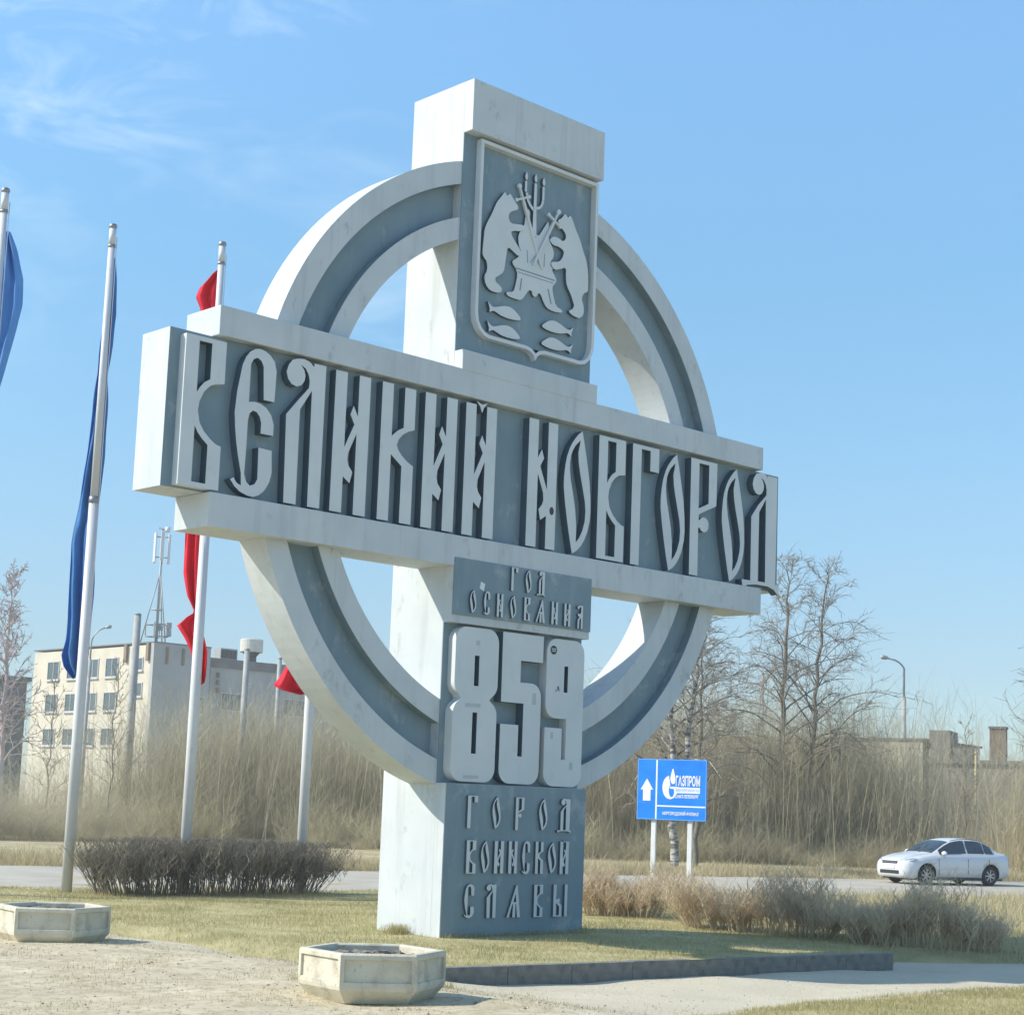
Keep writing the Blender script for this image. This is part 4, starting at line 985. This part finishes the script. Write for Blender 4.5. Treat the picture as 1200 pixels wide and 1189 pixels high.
twig_bush('bare_shrub', 'spreading tan leafless shrub in front of the white car', 'shrub', 6.25, -2.45, 7.5, -4.5, .85, .90, 210, M['shrub'], 'leafless shrubs right of the monument', 4, .8, False, (10, 6), .013)

# lawn grass
def scatter(poly, n, cond=None):
    px = np.array([p[0] for p in poly]); py = np.array([p[1] for p in poly])
    out_x, out_y = [], []
    tot = 0
    while tot < n:
        x = RNG.uniform(px.min(), px.max(), n*2); y = RNG.uniform(py.min(), py.max(), n*2)
        ok = inside(x, y, poly)
        if cond is not None: ok &= cond(x, y)
        out_x.append(x[ok]); out_y.append(y[ok]); tot += ok.sum()
    return np.concatenate(out_x)[:n], np.concatenate(out_y)[:n]
NEARL = [(4.60, -4.36), (-2.88, -3.52), (-3.25, -2.6), (-3.42, -1.4), (-3.26, 0.6), (-3.38, 2.6), (-4.4, 4.7), (-8, 7.0), (-8, 12), (0.0, 11.8), (7.1, 9.8), (12, 8.3), (12, -3), (7.3, -5.0), (5.6, -3.9)]
def blades(rb, x, y, z, h, w, tint):
    m = len(x)
    a = RNG.uniform(0, 2*math.pi, m); l = RNG.uniform(.1, .75, m)
    lv = np.stack([np.cos(a)*l, np.sin(a)*l], -1)
    stems(rb, x, y, z-.004, h, 0, w, tint, 3, .04, lv)
def patchy(x, y, s=1.0):
    return .5+.25*np.sin(x*1.7*s+2*np.sin(y*.9*s))+.25*np.sin(y*2.3*s-1.2*np.sin(x*1.4*s))
rb = Ribbons()
gx, gy = scatter(NEARL, 140000)
okm = ~((gx > -.02) & (gx < W_+.02) & (gy > -P_-.02) & (gy < D_+.02))
gx, gy = gx[okm], gy[okm]
pt = patchy(gx, gy)
blades(rb, gx, gy, lawn_z(gx, gy), RNG.uniform(.02, .075, len(gx))*(.35+1.0*pt), np.full(len(gx), .007), np.clip(RNG.normal(.45, .28, len(gx))+(.8*patchy(gx, gy, 1.9)-.4), 0, 1))
g2x, g2y = scatter([(-2.6, -6.9), (0.4, -6.66), (1.9, -6.8), (3.4, -6.66), (8, -7.3), (8, -9.5), (-2.6, -9.5)], 60000)
blades(rb, g2x, g2y, gz(g2x, g2y)+.03, RNG.uniform(.02, .06, len(g2x)), np.full(len(g2x), .006), np.clip(RNG.normal(.55, .3, len(g2x)), 0, 1))
# grass tufts against the column foot and around the planters
for (ax, ay, n_, r_, hmax) in ((-.12, .55, 500, .22, .17), (1.3, -.26, 700, 1.3, .10), (-4.75, -3.5, 150, .2, .10), (-4.9, -4.75, 120, .25, .08), (-3.6, -4.35, 120, .2, .08), (2.9, -.1, 250, .25, .12)):
    tx = ax+RNG.normal(0, r_*.5, n_); ty = ay+RNG.normal(0, min(r_, .25)*.4, n_)
    if ax == 1.3: tx = RNG.uniform(0, W_, n_); ty = -P_-.03-np.abs(RNG.normal(0, .05, n_))
    zz = np.where(inside(tx, ty, LAWN), lawn_z(tx, ty), gz(tx, ty))
    blades(rb, tx, ty, zz, RNG.uniform(.4, 1, n_)*hmax, np.full(n_, .008), RNG.uniform(.2, 1, n_))
setp(rb.build('lawn_grass', M['grass']), 'short yellow green grass on the lawn', None, None, 'stuff')

# sparse dry grass and litter on the sandy ground
rb = Ribbons()
sx_, sy_ = scatter([(-9, -9), (-1, -9), (-2.9, -3.7), (-3.6, 2.6), (-9, 7)], 30000)
pt = patchy(sx_, sy_, 1.6)
keep = RNG.uniform(0, 1, len(sx_)) < np.clip((pt-.36)*1.9, 0.03, 1)
sx_, sy_ = sx_[keep], sy_[keep]
blades(rb, sx_, sy_, gz(sx_, sy_), RNG.uniform(.012, .045, len(sx_)), np.full(len(sx_), .006), RNG.uniform(.3, 1, len(sx_)))
setp(rb.build('ground_tufts', M['straw']), 'sparse dry grass on the sandy ground', None, None, 'stuff')
def pebbles(name, xs_, ys_, smin, smax, m, label):
    n_ = len(xs_)
    base = np.array([(1, 0, 0), (0, 1, 0), (-1, 0, 0), (0, -1, 0), (0, 0, .7), (0, 0, -.5)], float)
    fc = np.array([(0, 1, 4), (1, 2, 4), (2, 3, 4), (3, 0, 4), (1, 0, 5), (2, 1, 5), (3, 2, 5), (0, 3, 5)])
    s_ = RNG.uniform(smin, smax, n_)*RNG.uniform(.4, 1, n_)
    v = base[None]*s_[:, None, None]*RNG.uniform(.6, 1.4, (n_, 6, 3))
    a = RNG.uniform(0, 6.28, n_); ca, sa = np.cos(a)[:, None], np.sin(a)[:, None]
    vx = v[..., 0]*ca-v[..., 1]*sa; vy = v[..., 0]*sa+v[..., 1]*ca
    v = np.stack([vx+xs_[:, None], vy+ys_[:, None], v[..., 2]+gz(xs_, ys_)[:, None]], -1).reshape(-1, 3)
    f = (fc[None]+(np.arange(n_)*6)[:, None, None]).reshape(-1, 3)
    setp(arr_mesh(name, v, f, m), label, None, None, 'stuff')
px_, py_ = scatter([(-9, -9), (3, -9), (4.5, -4.7), (-2.9, -3.75), (-3.7, 2.6), (-9, 7)], 2600)
pebbles('gravel', px_, py_, .006, .022, M['stone'], 'small stones on the bare ground')
px_, py_ = scatter([(-9, -8), (-1, -8), (-2.9, -3.75), (-3.7, 2.6), (-9, 6)], 420)
pebbles('leaf_litter', px_, py_, .010, .026, M['litter'], 'dead leaves and bark scraps on the bare ground')

# dry grass beyond the lawn and along the far road edge
rb = Ribbons()
dx_, dy_ = scatter([(5.8, -3.6), (7.2, -4.9), (20, -8), (40, -12), (44, -.8), (20, 6.4), (9, 9.4)], 60000)
blades(rb, dx_, dy_, lawn_z(dx_, dy_), RNG.uniform(.05, .28, len(dx_)), np.full(len(dx_), .012), np.clip(RNG.normal(.25, .25, len(dx_)), 0, 1))
u_ = RNG.uniform(-10, 75, 90000); v_ = 24.4+np.abs(RNG.normal(0, 2.6, 90000))
dx_, dy_ = u_, v_-.28*u_
blades(rb, dx_, dy_, np.full(len(dx_), -.2), RNG.uniform(.06, .45, len(dx_))*(.35+1.0*patchy(dx_, dy_, .8)), np.full(len(dx_), .018), np.clip(RNG.normal(.2, .22, len(dx_)), 0, 1))
setp(rb.build('dry_grass', M['straw']), 'straw coloured dry grass beside the road', None, None, 'stuff')

# tall bare undergrowth beyond the road
FRONTC = np.array([(-12, 46), (4, 43.5), (16, 41.5), (24, 41), (29, 35), (33, 28.5), (38, 26.2), (43.5, 22.5), (47.5, 15.5), (54, 7), (66, -6)], float)
def brush_band(n_, depth, hmin, hmax, w, per, tl):
    seg = np.linalg.norm(np.diff(FRONTC, axis=0), axis=1); cum = np.concatenate([[0], np.cumsum(seg)])
    s_ = RNG.uniform(0, cum[-1], n_)
    fx = np.interp(s_, cum, FRONTC[:, 0]); fy = np.interp(s_, cum, FRONTC[:, 1])
    dd = RNG.uniform(0, 1, n_)**1.3*depth
    dirx, diry = fx-CAM_LOC.x, fy-CAM_LOC.y; l = np.hypot(dirx, diry)
    x = fx+dirx/l*dd+RNG.normal(0, .5, n_); y = fy+diry/l*dd+RNG.normal(0, .5, n_)
    clump = .72+.28*np.sin(x*.55+1.3*np.sin(y*.33))*np.cos(y*.47+.8*np.sin(x*.21)) 
    hh = RNG.uniform(hmin, hmax, n_)*clump*(.55+.45*np.clip(dd/5, 0, 1))
    zone = np.clip((x-14)/24, 0, 1)
    tn = np.clip(RNG.normal(.30, .25, n_)+.38*zone-.06, 0, 1)
    return x, y, hh, tn
rb = Ribbons()
def clumps(nb, per, depth, hmin, hmax, rad, lean, w, tw_n, tw_l):
    cx, cy, ch, ct = brush_band(nb, depth, hmin, hmax, 0, 0, 0)
    idx = np.repeat(np.arange(nb), per); m = len(idx)
    a = RNG.uniform(0, 2*math.pi, m); r_ = RNG.uniform(0, 1, m)**.6
    x = cx[idx]+np.cos(a)*r_*rad; y = cy[idx]+np.sin(a)*r_*rad
    l = lean*r_*RNG.uniform(.5, 1.3, m)
    lv = np.stack([np.cos(a)*l, np.sin(a)*l], -1)
    h = ch[idx]*RNG.uniform(.45, 1.05, m)*(1-.15*r_)
    tn = np.clip(ct[idx]+RNG.normal(0, .10, m), 0, 1)
    P = stems(rb, x, y, np.full(m, -.25), h, 0, RNG.uniform(.6, 1.2, m)*w, tn, 4, .11, lv)
    twigs(rb, P, tw_n, tw_l, w*.55, tn, 2, .35, .15)
clumps(430, 40, 17, 3.4, 6.2, .6, .95, .015, 15, .95)
clumps(430, 30, 9, 1.6, 3.6, .45, 1.2, .012, 12, .65)
clumps(300, 24, 5, .6, 1.6, .3, 1.3, .010, 8, .4)
# taller thin growth left of the tall trees and at the right edge
for (ax, ay, bx_, by_, n_, h0, h1) in ((34, 35, 50, 26, 6000, 5.0, 8.6), (49, 18, 62, 3, 6500, 5.0, 7.6), (24, 46, 34, 42, 3000, 5.0, 7.4)):
    f_ = RNG.uniform(0, 1, n_); x = ax+(bx_-ax)*f_+RNG.normal(0, 2.2, n_); y = ay+(by_-ay)*f_+RNG.normal(0, 2.2, n_)
    tn = np.clip(RNG.normal(.35, .25, n_), 0, 1); hh = RNG.uniform(h0*.6, h1, n_)*RNG.uniform(.7, 1, n_)
    P = stems(rb, x, y, np.full(n_, -.25), hh, .25, RNG.uniform(.016, .035, n_), tn, 4, .03)
    twigs(rb, P, 16, 1.1, .010, tn, 3, .8, .25)
setp(rb.build('undergrowth', M['brush']), 'tall leafless undergrowth beyond the road', None, None, 'stuff')

# bare trees
class Tubes:
    def __init__(s): s.v = []; s.f = []; s.n = 0
    def add(s, pts, rads, sides):
        pts = np.asarray(pts, float); k = len(pts)
        d = np.gradient(pts, axis=0); d /= np.linalg.norm(d, axis=1)[:, None]+1e-9
        a = np.array([0, 0, 1.]) if abs(d[0, 2]) < .9 else np.array([1., 0, 0])
        u = np.cross(d, a); u /= np.linalg.norm(u, axis=1)[:, None]+1e-9
        w = np.cross(d, u)
        ang = np.arange(sides)*2*math.pi/sides
        v = pts[:, None]+(u[:, None]*np.cos(ang)[None, :, None]+w[:, None]*np.sin(ang)[None, :, None])*np.asarray(rads)[:, None, None]
        s.v.append(v.reshape(-1, 3))
        b = s.n+np.arange(k-1)[:, None]*sides; j = np.arange(sides)[None, :]; j2 = (j+1) % sides
        s.f.append(np.stack([b+j, b+j2, b+sides+j2, b+sides+j], -1).reshape(-1, 4)); s.n += k*sides
    def build(s, name, m, parent): return arr_mesh(name, np.concatenate(s.v), np.concatenate(s.f), m, parent, None, True)
def grow(rnd, p, d, length, droop, wig, k):
    pts = [np.array(p, float)]; d = np.array(d, float)
    for i in range(k):
        d = d+np.array([rnd.gauss(0, wig), rnd.gauss(0, wig), rnd.gauss(0, wig)-droop*(i/k)])
        d /= np.linalg.norm(d)
        pts.append(pts[-1]+d*length/k)
    return np.array(pts)
def bare_tree(x, y, label, h, r0, seed, trunk_m, twig_m, lean=(0, 0), nb=34, blen=.34, droop=.22, up_=.55, start=.22, fork=None, group=None, name='bare_tree', tw=1.0, sub=(7, 5)):
    rnd = random.Random(seed)
    t = thing(name, label, 'tree', (x, y, -.25), 0, group)
    T, C = Tubes(), Tubes()
    trunks = [(np.array([0, 0, 0.]), lean, h, r0)]
    if fork:
        for (fx, fy, fl, fh, fr, fz) in fork: trunks.append((np.array([0, 0, fz]), (fx, fy), fh, fr))
    for base, ln, hh, rr_ in trunks:
        k = 16
        pts = [base+np.array([ln[0]*s*hh, ln[1]*s*hh, s*hh])+np.array([rnd.gauss(0, .05), rnd.gauss(0, .05), 0])*(s > 0) for s in np.linspace(0, 1, k+1)]
        pts = np.array(pts)
        rad = [rr_*(1-s)**.8+.012 for s in np.linspace(0, 1, k+1)]
        T.add(pts, rad, 8)
        for i in range(nb):
            s = start+(1-start)*(i+rnd.random())/nb
            u = s*k; i0 = min(int(u), k-1); p = pts[i0]+(pts[i0+1]-pts[i0])*(u-i0)
            a = i*2.4+rnd.uniform(-.5, .5)
            el = up_+rnd.uniform(-.2, .35)+.5*s
            d = np.array([math.cos(a), math.sin(a), el])
            L = hh*blen*(1.12-s*.85)*rnd.uniform(.65, 1.15)
            rb_ = max(.012, rr_*(1-s)**.8*.45)
            bp = grow(rnd, p, d/np.linalg.norm(d), L, droop, .10, 8)
            (T if rb_ > .03 else C).add(bp, np.linspace(rb_, .008, 9), 5)
            for q in range(sub[0]):
                f = rnd.uniform(.2, .98); fi = min(int(f*8), 7); sp = bp[fi]+(bp[fi+1]-bp[fi])*(f*8-fi)
                sd = (bp[fi+1]-bp[fi]); sd = sd/np.linalg.norm(sd)
                dv = np.array([rnd.gauss(0, .7), rnd.gauss(0, .7), rnd.gauss(.25, .5)])
                sd = sd+dv; sd /= np.linalg.norm(sd)
                sl = L*rnd.uniform(.22, .5)
                sb = grow(rnd, sp, sd, sl, droop*.6, .16, 5)
                C.add(sb, np.linspace(.011*tw, .005*tw, 6), 3)
                for w_ in range(sub[1]):
                    g = rnd.randint(1, 5); 
                    td = sb[min(g, 5)]-sb[min(g, 5)-1]; td = td/np.linalg.norm(td)+np.array([rnd.gauss(0, .7), rnd.gauss(0, .7), rnd.gauss(.1, .5)])
                    td /= np.linalg.norm(td)
                    C.add(grow(rnd, sb[g], td, sl*rnd.uniform(.25, .6), droop*.5, .2, 3), np.linspace(.007*tw, .004*tw, 4), 3)
    T.build('trunk', trunk_m, t); C.build('crown', twig_m, t)
    return t
bare_tree(42.9, 27.1, 'tall leafless tree with straight dark trunk right of the name board, left of a pair', 12.7, .17, 5, M['bark'], M['twig'], (.02, -.01), 40, .40, .34, .55, .24, tw=1.15, sub=(9, 6))
bare_tree(43.6, 26.4, 'tall leafless tree with leaning trunk, the right one of a pair beyond the road', 12.4, .15, 8, M['bark'], M['twig'], (.055, -.055), 38, .40, .34, .5, .28, tw=1.15, sub=(9, 6))
bare_tree(28.5, 20.3, 'white barked birch with forked trunk standing behind the blue sign', 8.0, .14, 12, M['birch'], M['twig'], (-.03, .03), 28, .52, .30, .55, .34, fork=[(.10, -.09, 0, 6.9, .11, 1.9)], tw=1.0, sub=(9, 6))
bare_tree(32.5, 22.8, 'thin leafless tree with spreading crown behind the lower right of the ring', 8.4, .10, 21, M['bark'], M['twig'], (.02, .0), 34, .50, .30, .5, .25, tw=1.05, sub=(9, 6))
bare_tree(36.4, 83.2, 'pale pinkish leafless birch at the left edge behind the shed', 15.5, .20, 31, M['pink_twig'], M['pink_twig'], (-.01, .02), 44, .26, .05, 1.1, .2, tw=3.2)
bare_tree(40.4, 12.4, 'leafless tree whose crown enters at the right edge', 9.8, .12, 41, M['bark'], M['twig'], (.01, -.03), 34, .34, .12, .7, .3, tw=1.4)
for k_, (tx, ty, th, lb) in enumerate(((39.5, 28.2, 6.8, 'slim leafless sapling among the undergrowth between birch and tall pair'), (21.5, 45.0, 7.2, 'slim leafless sapling in front of the cream building corner'), (47.5, 21.0, 6.0, 'slim leafless sapling right of the tall pair'), (50.5, 17.5, 6.4, 'slim leafless sapling before the dark stepped roof'), (20.0, 47.5, 6.6, 'slim leafless sapling before the cream facade'))):
    bare_tree(tx, ty, lb, th, .032, 60+k_, M['pale_twig'], M['pale_twig'], (.02, .01), 24, .30, .05, .9, .25, name='sapling', tw=1.0, sub=(5, 3))

# ------------------------------------------------------------------ far buildings
BX, BY, BZ = 72.25, 124.27, 15.65
bl = thing('apartment_block', 'cream three-storey block with a mast on its roof, left of the monument', 'building', (BX, BY, -.3))
box_obj('wall', (0, 5.2, .02, 22.9, 0, BZ-.2+.3), M['cream'], bl)
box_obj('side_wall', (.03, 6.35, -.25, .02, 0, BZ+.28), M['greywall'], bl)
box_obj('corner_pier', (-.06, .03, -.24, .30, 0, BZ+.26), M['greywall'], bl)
box_obj('parapet', (-.10, 6.4, -.30, 23.0, BZ+.28, BZ+.40), M['roofing'], bl)
def far_window(parent, x0, x1, y0, y1, z0, z1, axis, mull=1):
    """recess-free window set 4 cm proud of its wall with frame bars and pane"""
    z0 += .3; z1 += .3
    if axis == 'x':      # wall faces -x
        f = bmesh.new()
        for a, b, c, d in ((y0, y1, z0, z0+.12), (y0, y1, z1-.10, z1), (y0, y0+.09, z0+.12, z1-.10), (y1-.09, y1, z0+.12, z1-.10)): bx(f, -.09, -.002, a, b, c, d)
        for q in range(mull):
            m_ = y0+(y1-y0)*(q+1)/(mull+1); bx(f, -.07, -.002, m_-.035, m_+.035, z0+.12, z1-.10)
        o = obj('window', f, M['frame'], parent)
        b2 = bmesh.new(); bx(b2, -.03, -.001, y0+.09, y1-.09, z0+.12, z1-.10); obj('pane', b2, M['pane'], o)
        b3 = bmesh.new(); bx(b3, -.20, -.002, y0-.08, y1+.08, z0-.10, z0-.004); obj('sill', b3, M['frame'], o)
    else:
        f = bmesh.new(); yy = y0
        for a, b, c, d in ((x0, x1, z0, z0+.12), (x0, x1, z1-.10, z1), (x0, x0+.09, z0+.12, z1-.10), (x1-.09, x1, z0+.12, z1-.10)): bx(f, a, b, yy-.09, yy-.002, c, d)
        for q in range(mull):
            m_ = x0+(x1-x0)*(q+1)/(mull+1); bx(f, m_-.035, m_+.035, yy-.07, yy-.002, z0+.12, z1-.10)
        o = obj('window', f, M['frame'], parent)
        b2 = bmesh.new(); bx(b2, x0+.09, x1-.09, yy-.03, yy-.001, z0+.12, z1-.10); obj('pane', b2, M['pane'], o)
WY = [(17.5, 19.9), (13.75, 15.9), (9.75, 12.0), (6.05, 8.4)]
for (z0, z1) in ((12.5, 14.45), (9.2, 11.1), (5.8, 7.6)):
    for (a, b) in WY: far_window(bl, 0, 0, a, b, z0, z1, 'x')
far_window(bl, 0, 0, 1.55, 2.9, 13.0, 14.3, 'x', 0); far_window(bl, 0, 0, 1.45, 2.7, 10.5, 11.9, 'x', 0)
far_window(bl, 4.2, 5.9, -.25, 0, 9.1, 10.85, 'y'); far_window(bl, 4.4, 6.0, -.25, 0, 6.0, 7.4, 'y')
far_window(bl, 4.6, 5.8, -.25, 0, 12.6, 14.3, 'y')
for yy in (4.6, .62): box_obj('downpipe', (-.28, -.12, yy-.22, yy+.22, 14.2, 15.9), M['rust'], bl)
for xx in (1.4, 3.2, 4.6): box_obj('wall_bracket', (xx-.12, xx+.12, -.40, -.26, 14.0, 15.6), M['rust'], bl)
wing = thing('factory_wing', 'long grey low wing with dark windows behind the second red flag', 'building', (BX+6.42, BY+.6, -.3))
box_obj('wall', (0, 30, 0, 14, 0, 14.2), M['greywall'], wing)
box_obj('parapet', (-.02, 30.2, -.15, 14.2, 14.2, 15.1), M['roofing'], wing)
box_obj('corner_pier', (.002, .5, -.12, -.002, 0, 14.1), M['roofing'], wing)
far_window(wing, 1.9, 5.1, 0, 0, 9.7, 11.5, 'y', 3); far_window(wing, 9.4, 12.6, 0, 0, 9.6, 11.4, 'y', 3); far_window(wing, 15.4, 18.8, 0, 0, 9.6, 11.4, 'y', 3)
for k_ in range(3): box_obj('wall_bracket', (1.4-.15+k_*.02, 1.4+.15, -.25, -.004, 11.7+k_*.75, 12.2+k_*.75), M['rust'], wing)
lt = thing('roof_box', 'small dark ventilation box on the low grey wing roof', 'vent', (81.6, 125.6, 14.8))
for k_ in range(4): box_obj('louvre', (-.9+k_*.46, -.52+k_*.46, -.34, -.28, .15, .95), M['black'], lt)
box_obj('casing', (-1.0, 1.0, -.28, .9, 0, 1.1), M['greywall'], lt)
tk = thing('water_tank', 'pale round tank on the grey wing roof', 'tank', (84.3, 125.4, 14.8))
tube_obj('drum', [(0, 0, .95), (0, 0, 1.0), (0, 0, 2.2), (0, 0, 2.28)], [1.1, 1.15, 1.15, 1.05], M['tank'], tk, 24, False)
tube_obj('stand', [(0, 0, 0), (0, 0, .55), (0, 0, .95)], [.55, .55, .9], M['black'], tk, 16, False)
mast = thing('antenna_mast', 'steel telecom mast with panel antennas on the cream building roof', 'mast', (73.95, 126.6, 15.6))
tube_obj('mast_pole', [(0, 0, 0), (0, 0, 11.4)], [.16, .09], M['steel'], mast, 8)
for k_ in range(3):
    a = k_*2*math.pi/3+.6
    e = (math.cos(a)*1.7*.9, math.sin(a)*1.7*.9, 0)
    tube_obj('stay', [(e[0], e[1], 0), (0, 0, 7.2)], .06, M['steel'], mast, 6)
for k_ in range(3):
    a, b = k_*2*math.pi/3+.6, (k_+1)*2*math.pi/3+.6
    f_ = .52
    tube_obj('brace', [(math.cos(a)*1.53*f_, math.sin(a)*1.53*f_, 7.2*(1-f_)), (math.cos(b)*1.53*f_, math.sin(b)*1.53*f_, 7.2*(1-f_))], .05, M['steel'], mast, 6)
for k_ in range(6):
    a = k_*math.pi/3
    r_ = .78
    bm = bmesh.new(); bx(bm, -.07, .07, -.17, .17, 8.1, 11.0)
    bmesh.ops.bevel(bm, geom=bm.edges[:], offset=.03, segments=1, affect='EDGES')
    o = obj('panel_antenna', bm, M['panel_white'], mast); o.location = (math.cos(a)*r_, math.sin(a)*r_, random.uniform(-.2, .1)); o.rotation_euler = (0, 0, a)
    tube_obj('arm', [(0, 0, 8.6), (math.cos(a)*r_, math.sin(a)*r_, 8.6)], .04, M['steel'], mast, 5)
    tube_obj('arm', [(0, 0, 10.6), (math.cos(a)*r_, math.sin(a)*r_, 10.6)], .04, M['steel'], mast, 5)
tube_obj('top_drum', [(.35, -.3, 11.1), (.35, -.3, 11.6)], .25, M['panel_white'], mast, 10)
box_obj('top_bar', (-.6, .5, -.05, .05, 11.35, 11.47), M['panel_white'], mast)
bm = bmesh.new()
for z_ in (.85, 2.0, ): 
    for a in range(4):
        p, q = R(45+90*a), R(135+90*a)
        tube_bm(bm, [(math.cos(p)*1.1, math.sin(p)*1.1, z_), (math.cos(q)*1.1, math.sin(q)*1.1, z_)], .06, 5)
for a in range(4):
    p = R(45+90*a); tube_bm(bm, [(math.cos(p)*1.1, math.sin(p)*1.1, .8), (math.cos(p)*1.1, math.sin(p)*1.1, 2.2)], .07, 5)
obj('equipment_cage', bm, M['steel'], mast)
for a, z_ in ((45, 1.9), (-45, 1.9), (-45, 1.2)): box_obj('radio_unit', (math.cos(R(a))*1.1-.28, math.cos(R(a))*1.1+.28, math.sin(R(a))*1.1-.2, math.sin(R(a))*1.1+.2, z_-.3, z_+.35), M['steel'], mast, .03)

shed = thing('brown_shed', 'low dark brown building at the left edge beyond the undergrowth', 'building', (30, 93.2, -.3))
box_obj('wall', (-12, 13.0, 0, 10, 0, 9.3), M['darkwall'], shed); box_obj('roof', (-12.3, 13.2, -.3, 10.3, 9.3, 9.6), M['roofing'], shed)
for k_ in range(3): box_obj('window', (2+k_*4, 3.4+k_*4, -.05, -.002, 6.2, 7.8), M['pane'], shed)
slab = thing('slab_building', 'long beige slab-walled building behind the tall bare trees at right', 'building', (59.9, 40.7, -.3), R(-77))
box_obj('wall', (-14, 8.5, 0, 9, 0, 6.15), M['slabwall'], slab); box_obj('roof_edge', (-14.2, 8.6, -.10, 9.2, 6.15, 6.26), M['roofing'], slab)
for k_ in range(10): box_obj('wall_joint', (-13+k_*2.1, -12.93+k_*2.1, -.012, -.002, 0, 6.14), M['greywall'], slab)
low = thing('stepped_shed', 'low dark shed with stepped roof beside the beige slab building', 'building', (61.9, 32.4, -.3), R(-66))
box_obj('wall', (.25, 12, 0, 8, 0, 5.0), M['darkwall'], low); box_obj('roof_edge', (.2, 12.2, -.15, 8.2, 5.0, 5.2), M['roofing'], low)
box_obj('wall_step', (.26, 1.3, .1, 3, 5.2, 6.7), M['darkwall'], low)
box_obj('chimney', (3.25, 4.05, .5, 1.3, 5.2, 6.85), M['rust'], low); box_obj('chimney_cap', (3.20, 4.10, .45, 1.35, 6.85, 6.97), M['roofing'], low)
box_obj('wall_step', (1.3, 2.4, .2, 2, 5.2, 5.8), M['darkwall'], low)

# utility poles and street lamps
def utility(x, y, h, r, label, arms=True):
    t = thing('utility_pole', label, 'utility pole', (x, y, -.25), 0, 'plain concrete poles in the undergrowth')
    tube_obj('shaft', [(0, 0, 0), (0, 0, h*.5), (0, 0, h)], [r*1.15, r, r*.85], M['conc_pole'], t, 10)
    tube_obj('cap', [(0, 0, h), (0, 0, h+.06)], [r*.95, r*.7], M['steel'], t, 10)
    return t
utility(24.9, 49.3, 9.85, .19, 'grey pole in front of the cream building corner')
utility(27.1, 43.8, 8.25, .15, 'grey pole in front of the grey wing, left of the round tank')
utility(31.1, 46.9, 8.3, .12, 'thin grey pole in front of the grey wing, right of the round tank')
utility(55.1, 37.7, 9.2, .10, 'thin grey pole left of the tall bare trees')
tp = thing('marker_post', 'thin pale yellow post in the undergrowth above the white car', 'post', (54.8, 25.0, -.2)); tube_obj('shaft', [(0, 0, 0), (0, 0, 5.25)], [.05, .045], mat('yellow_post', (0.6, 0.52, 0.25)), tp, 8); tube_obj('cap', [(0, 0, 5.25), (0, 0, 5.3)], [.05, .03], M['steel'], tp, 8)
def lamp(x, y, zs, zt, tip, label, head=.5, r=.13):
    t = thing('street_lamp', label, 'street lamp', (x, y, -.25))
    tube_obj('shaft', [(0, 0, 0), (0, 0, zs+.25)], [r*1.25, r], M['conc_pole'], t, 10)
    dx, dy, dz = tip[0]-x, tip[1]-y, tip[2]+.25
    z1 = zt+.25
    pts = [(0, 0, zs+.2), (0, 0, z1)]
    for s in (.15, .35, .6, 1.0):
        pts.append((dx*s**1.3, dy*s**1.3, z1+(dz-z1)*(1-(1-s)**1.8)))
    tube_obj('arm', pts, [r*.55]*2+[r*.45]*4, M['steel'], t, 8)
    bm = bmesh.new()
    v = Vector((dx, dy, (dz-z1)*.25)).normalized()
    p0 = Vector((dx, dy, dz))
    tube_bm(bm, [p0-v*.05, p0+v*.1, p0+v*head*.8, p0+v*head], [.06, .13, .15, .05], 8)
    obj('lamp_head', bm, M['steel'], t, True)
lamp(77.7, 44.2, 9.4, 11.2, (76.7, 44.75, 11.8), 'tall street lamp with curved arm above the beige slab building')
lamp(92.2, 58.3, 7.9, 9.6, (92.75, 57.6, 10.2), 'small street lamp with its head pointing right, beside the tall trees')
lamp(55.1, 105.9, 12.0, 13.4, (55.9, 105.2, 14.6), 'street lamp rising behind the navy flag over the cream building')

# ------------------------------------------------------------------ air
bm = bmesh.new(); bx(bm, -130, 260, -60, 260, -1.4, 32)
haze_m = bpy.data.materials.new('haze'); haze_m.use_nodes = True
hn = haze_m.node_tree; hn.nodes.remove(hn.nodes['Principled BSDF'])
pv = hn.nodes.new('ShaderNodeVolumePrincipled'); pv.inputs['Color'].default_value = (1.0, 0.99, 0.96, 1); pv.inputs['Density'].default_value = 0.0009
hn.links.new(pv.outputs[0], hn.nodes['Material Output'].inputs['Volume'])
setp(obj('haze', bm, haze_m), 'thin pale haze in the air', None, None, 'stuff')
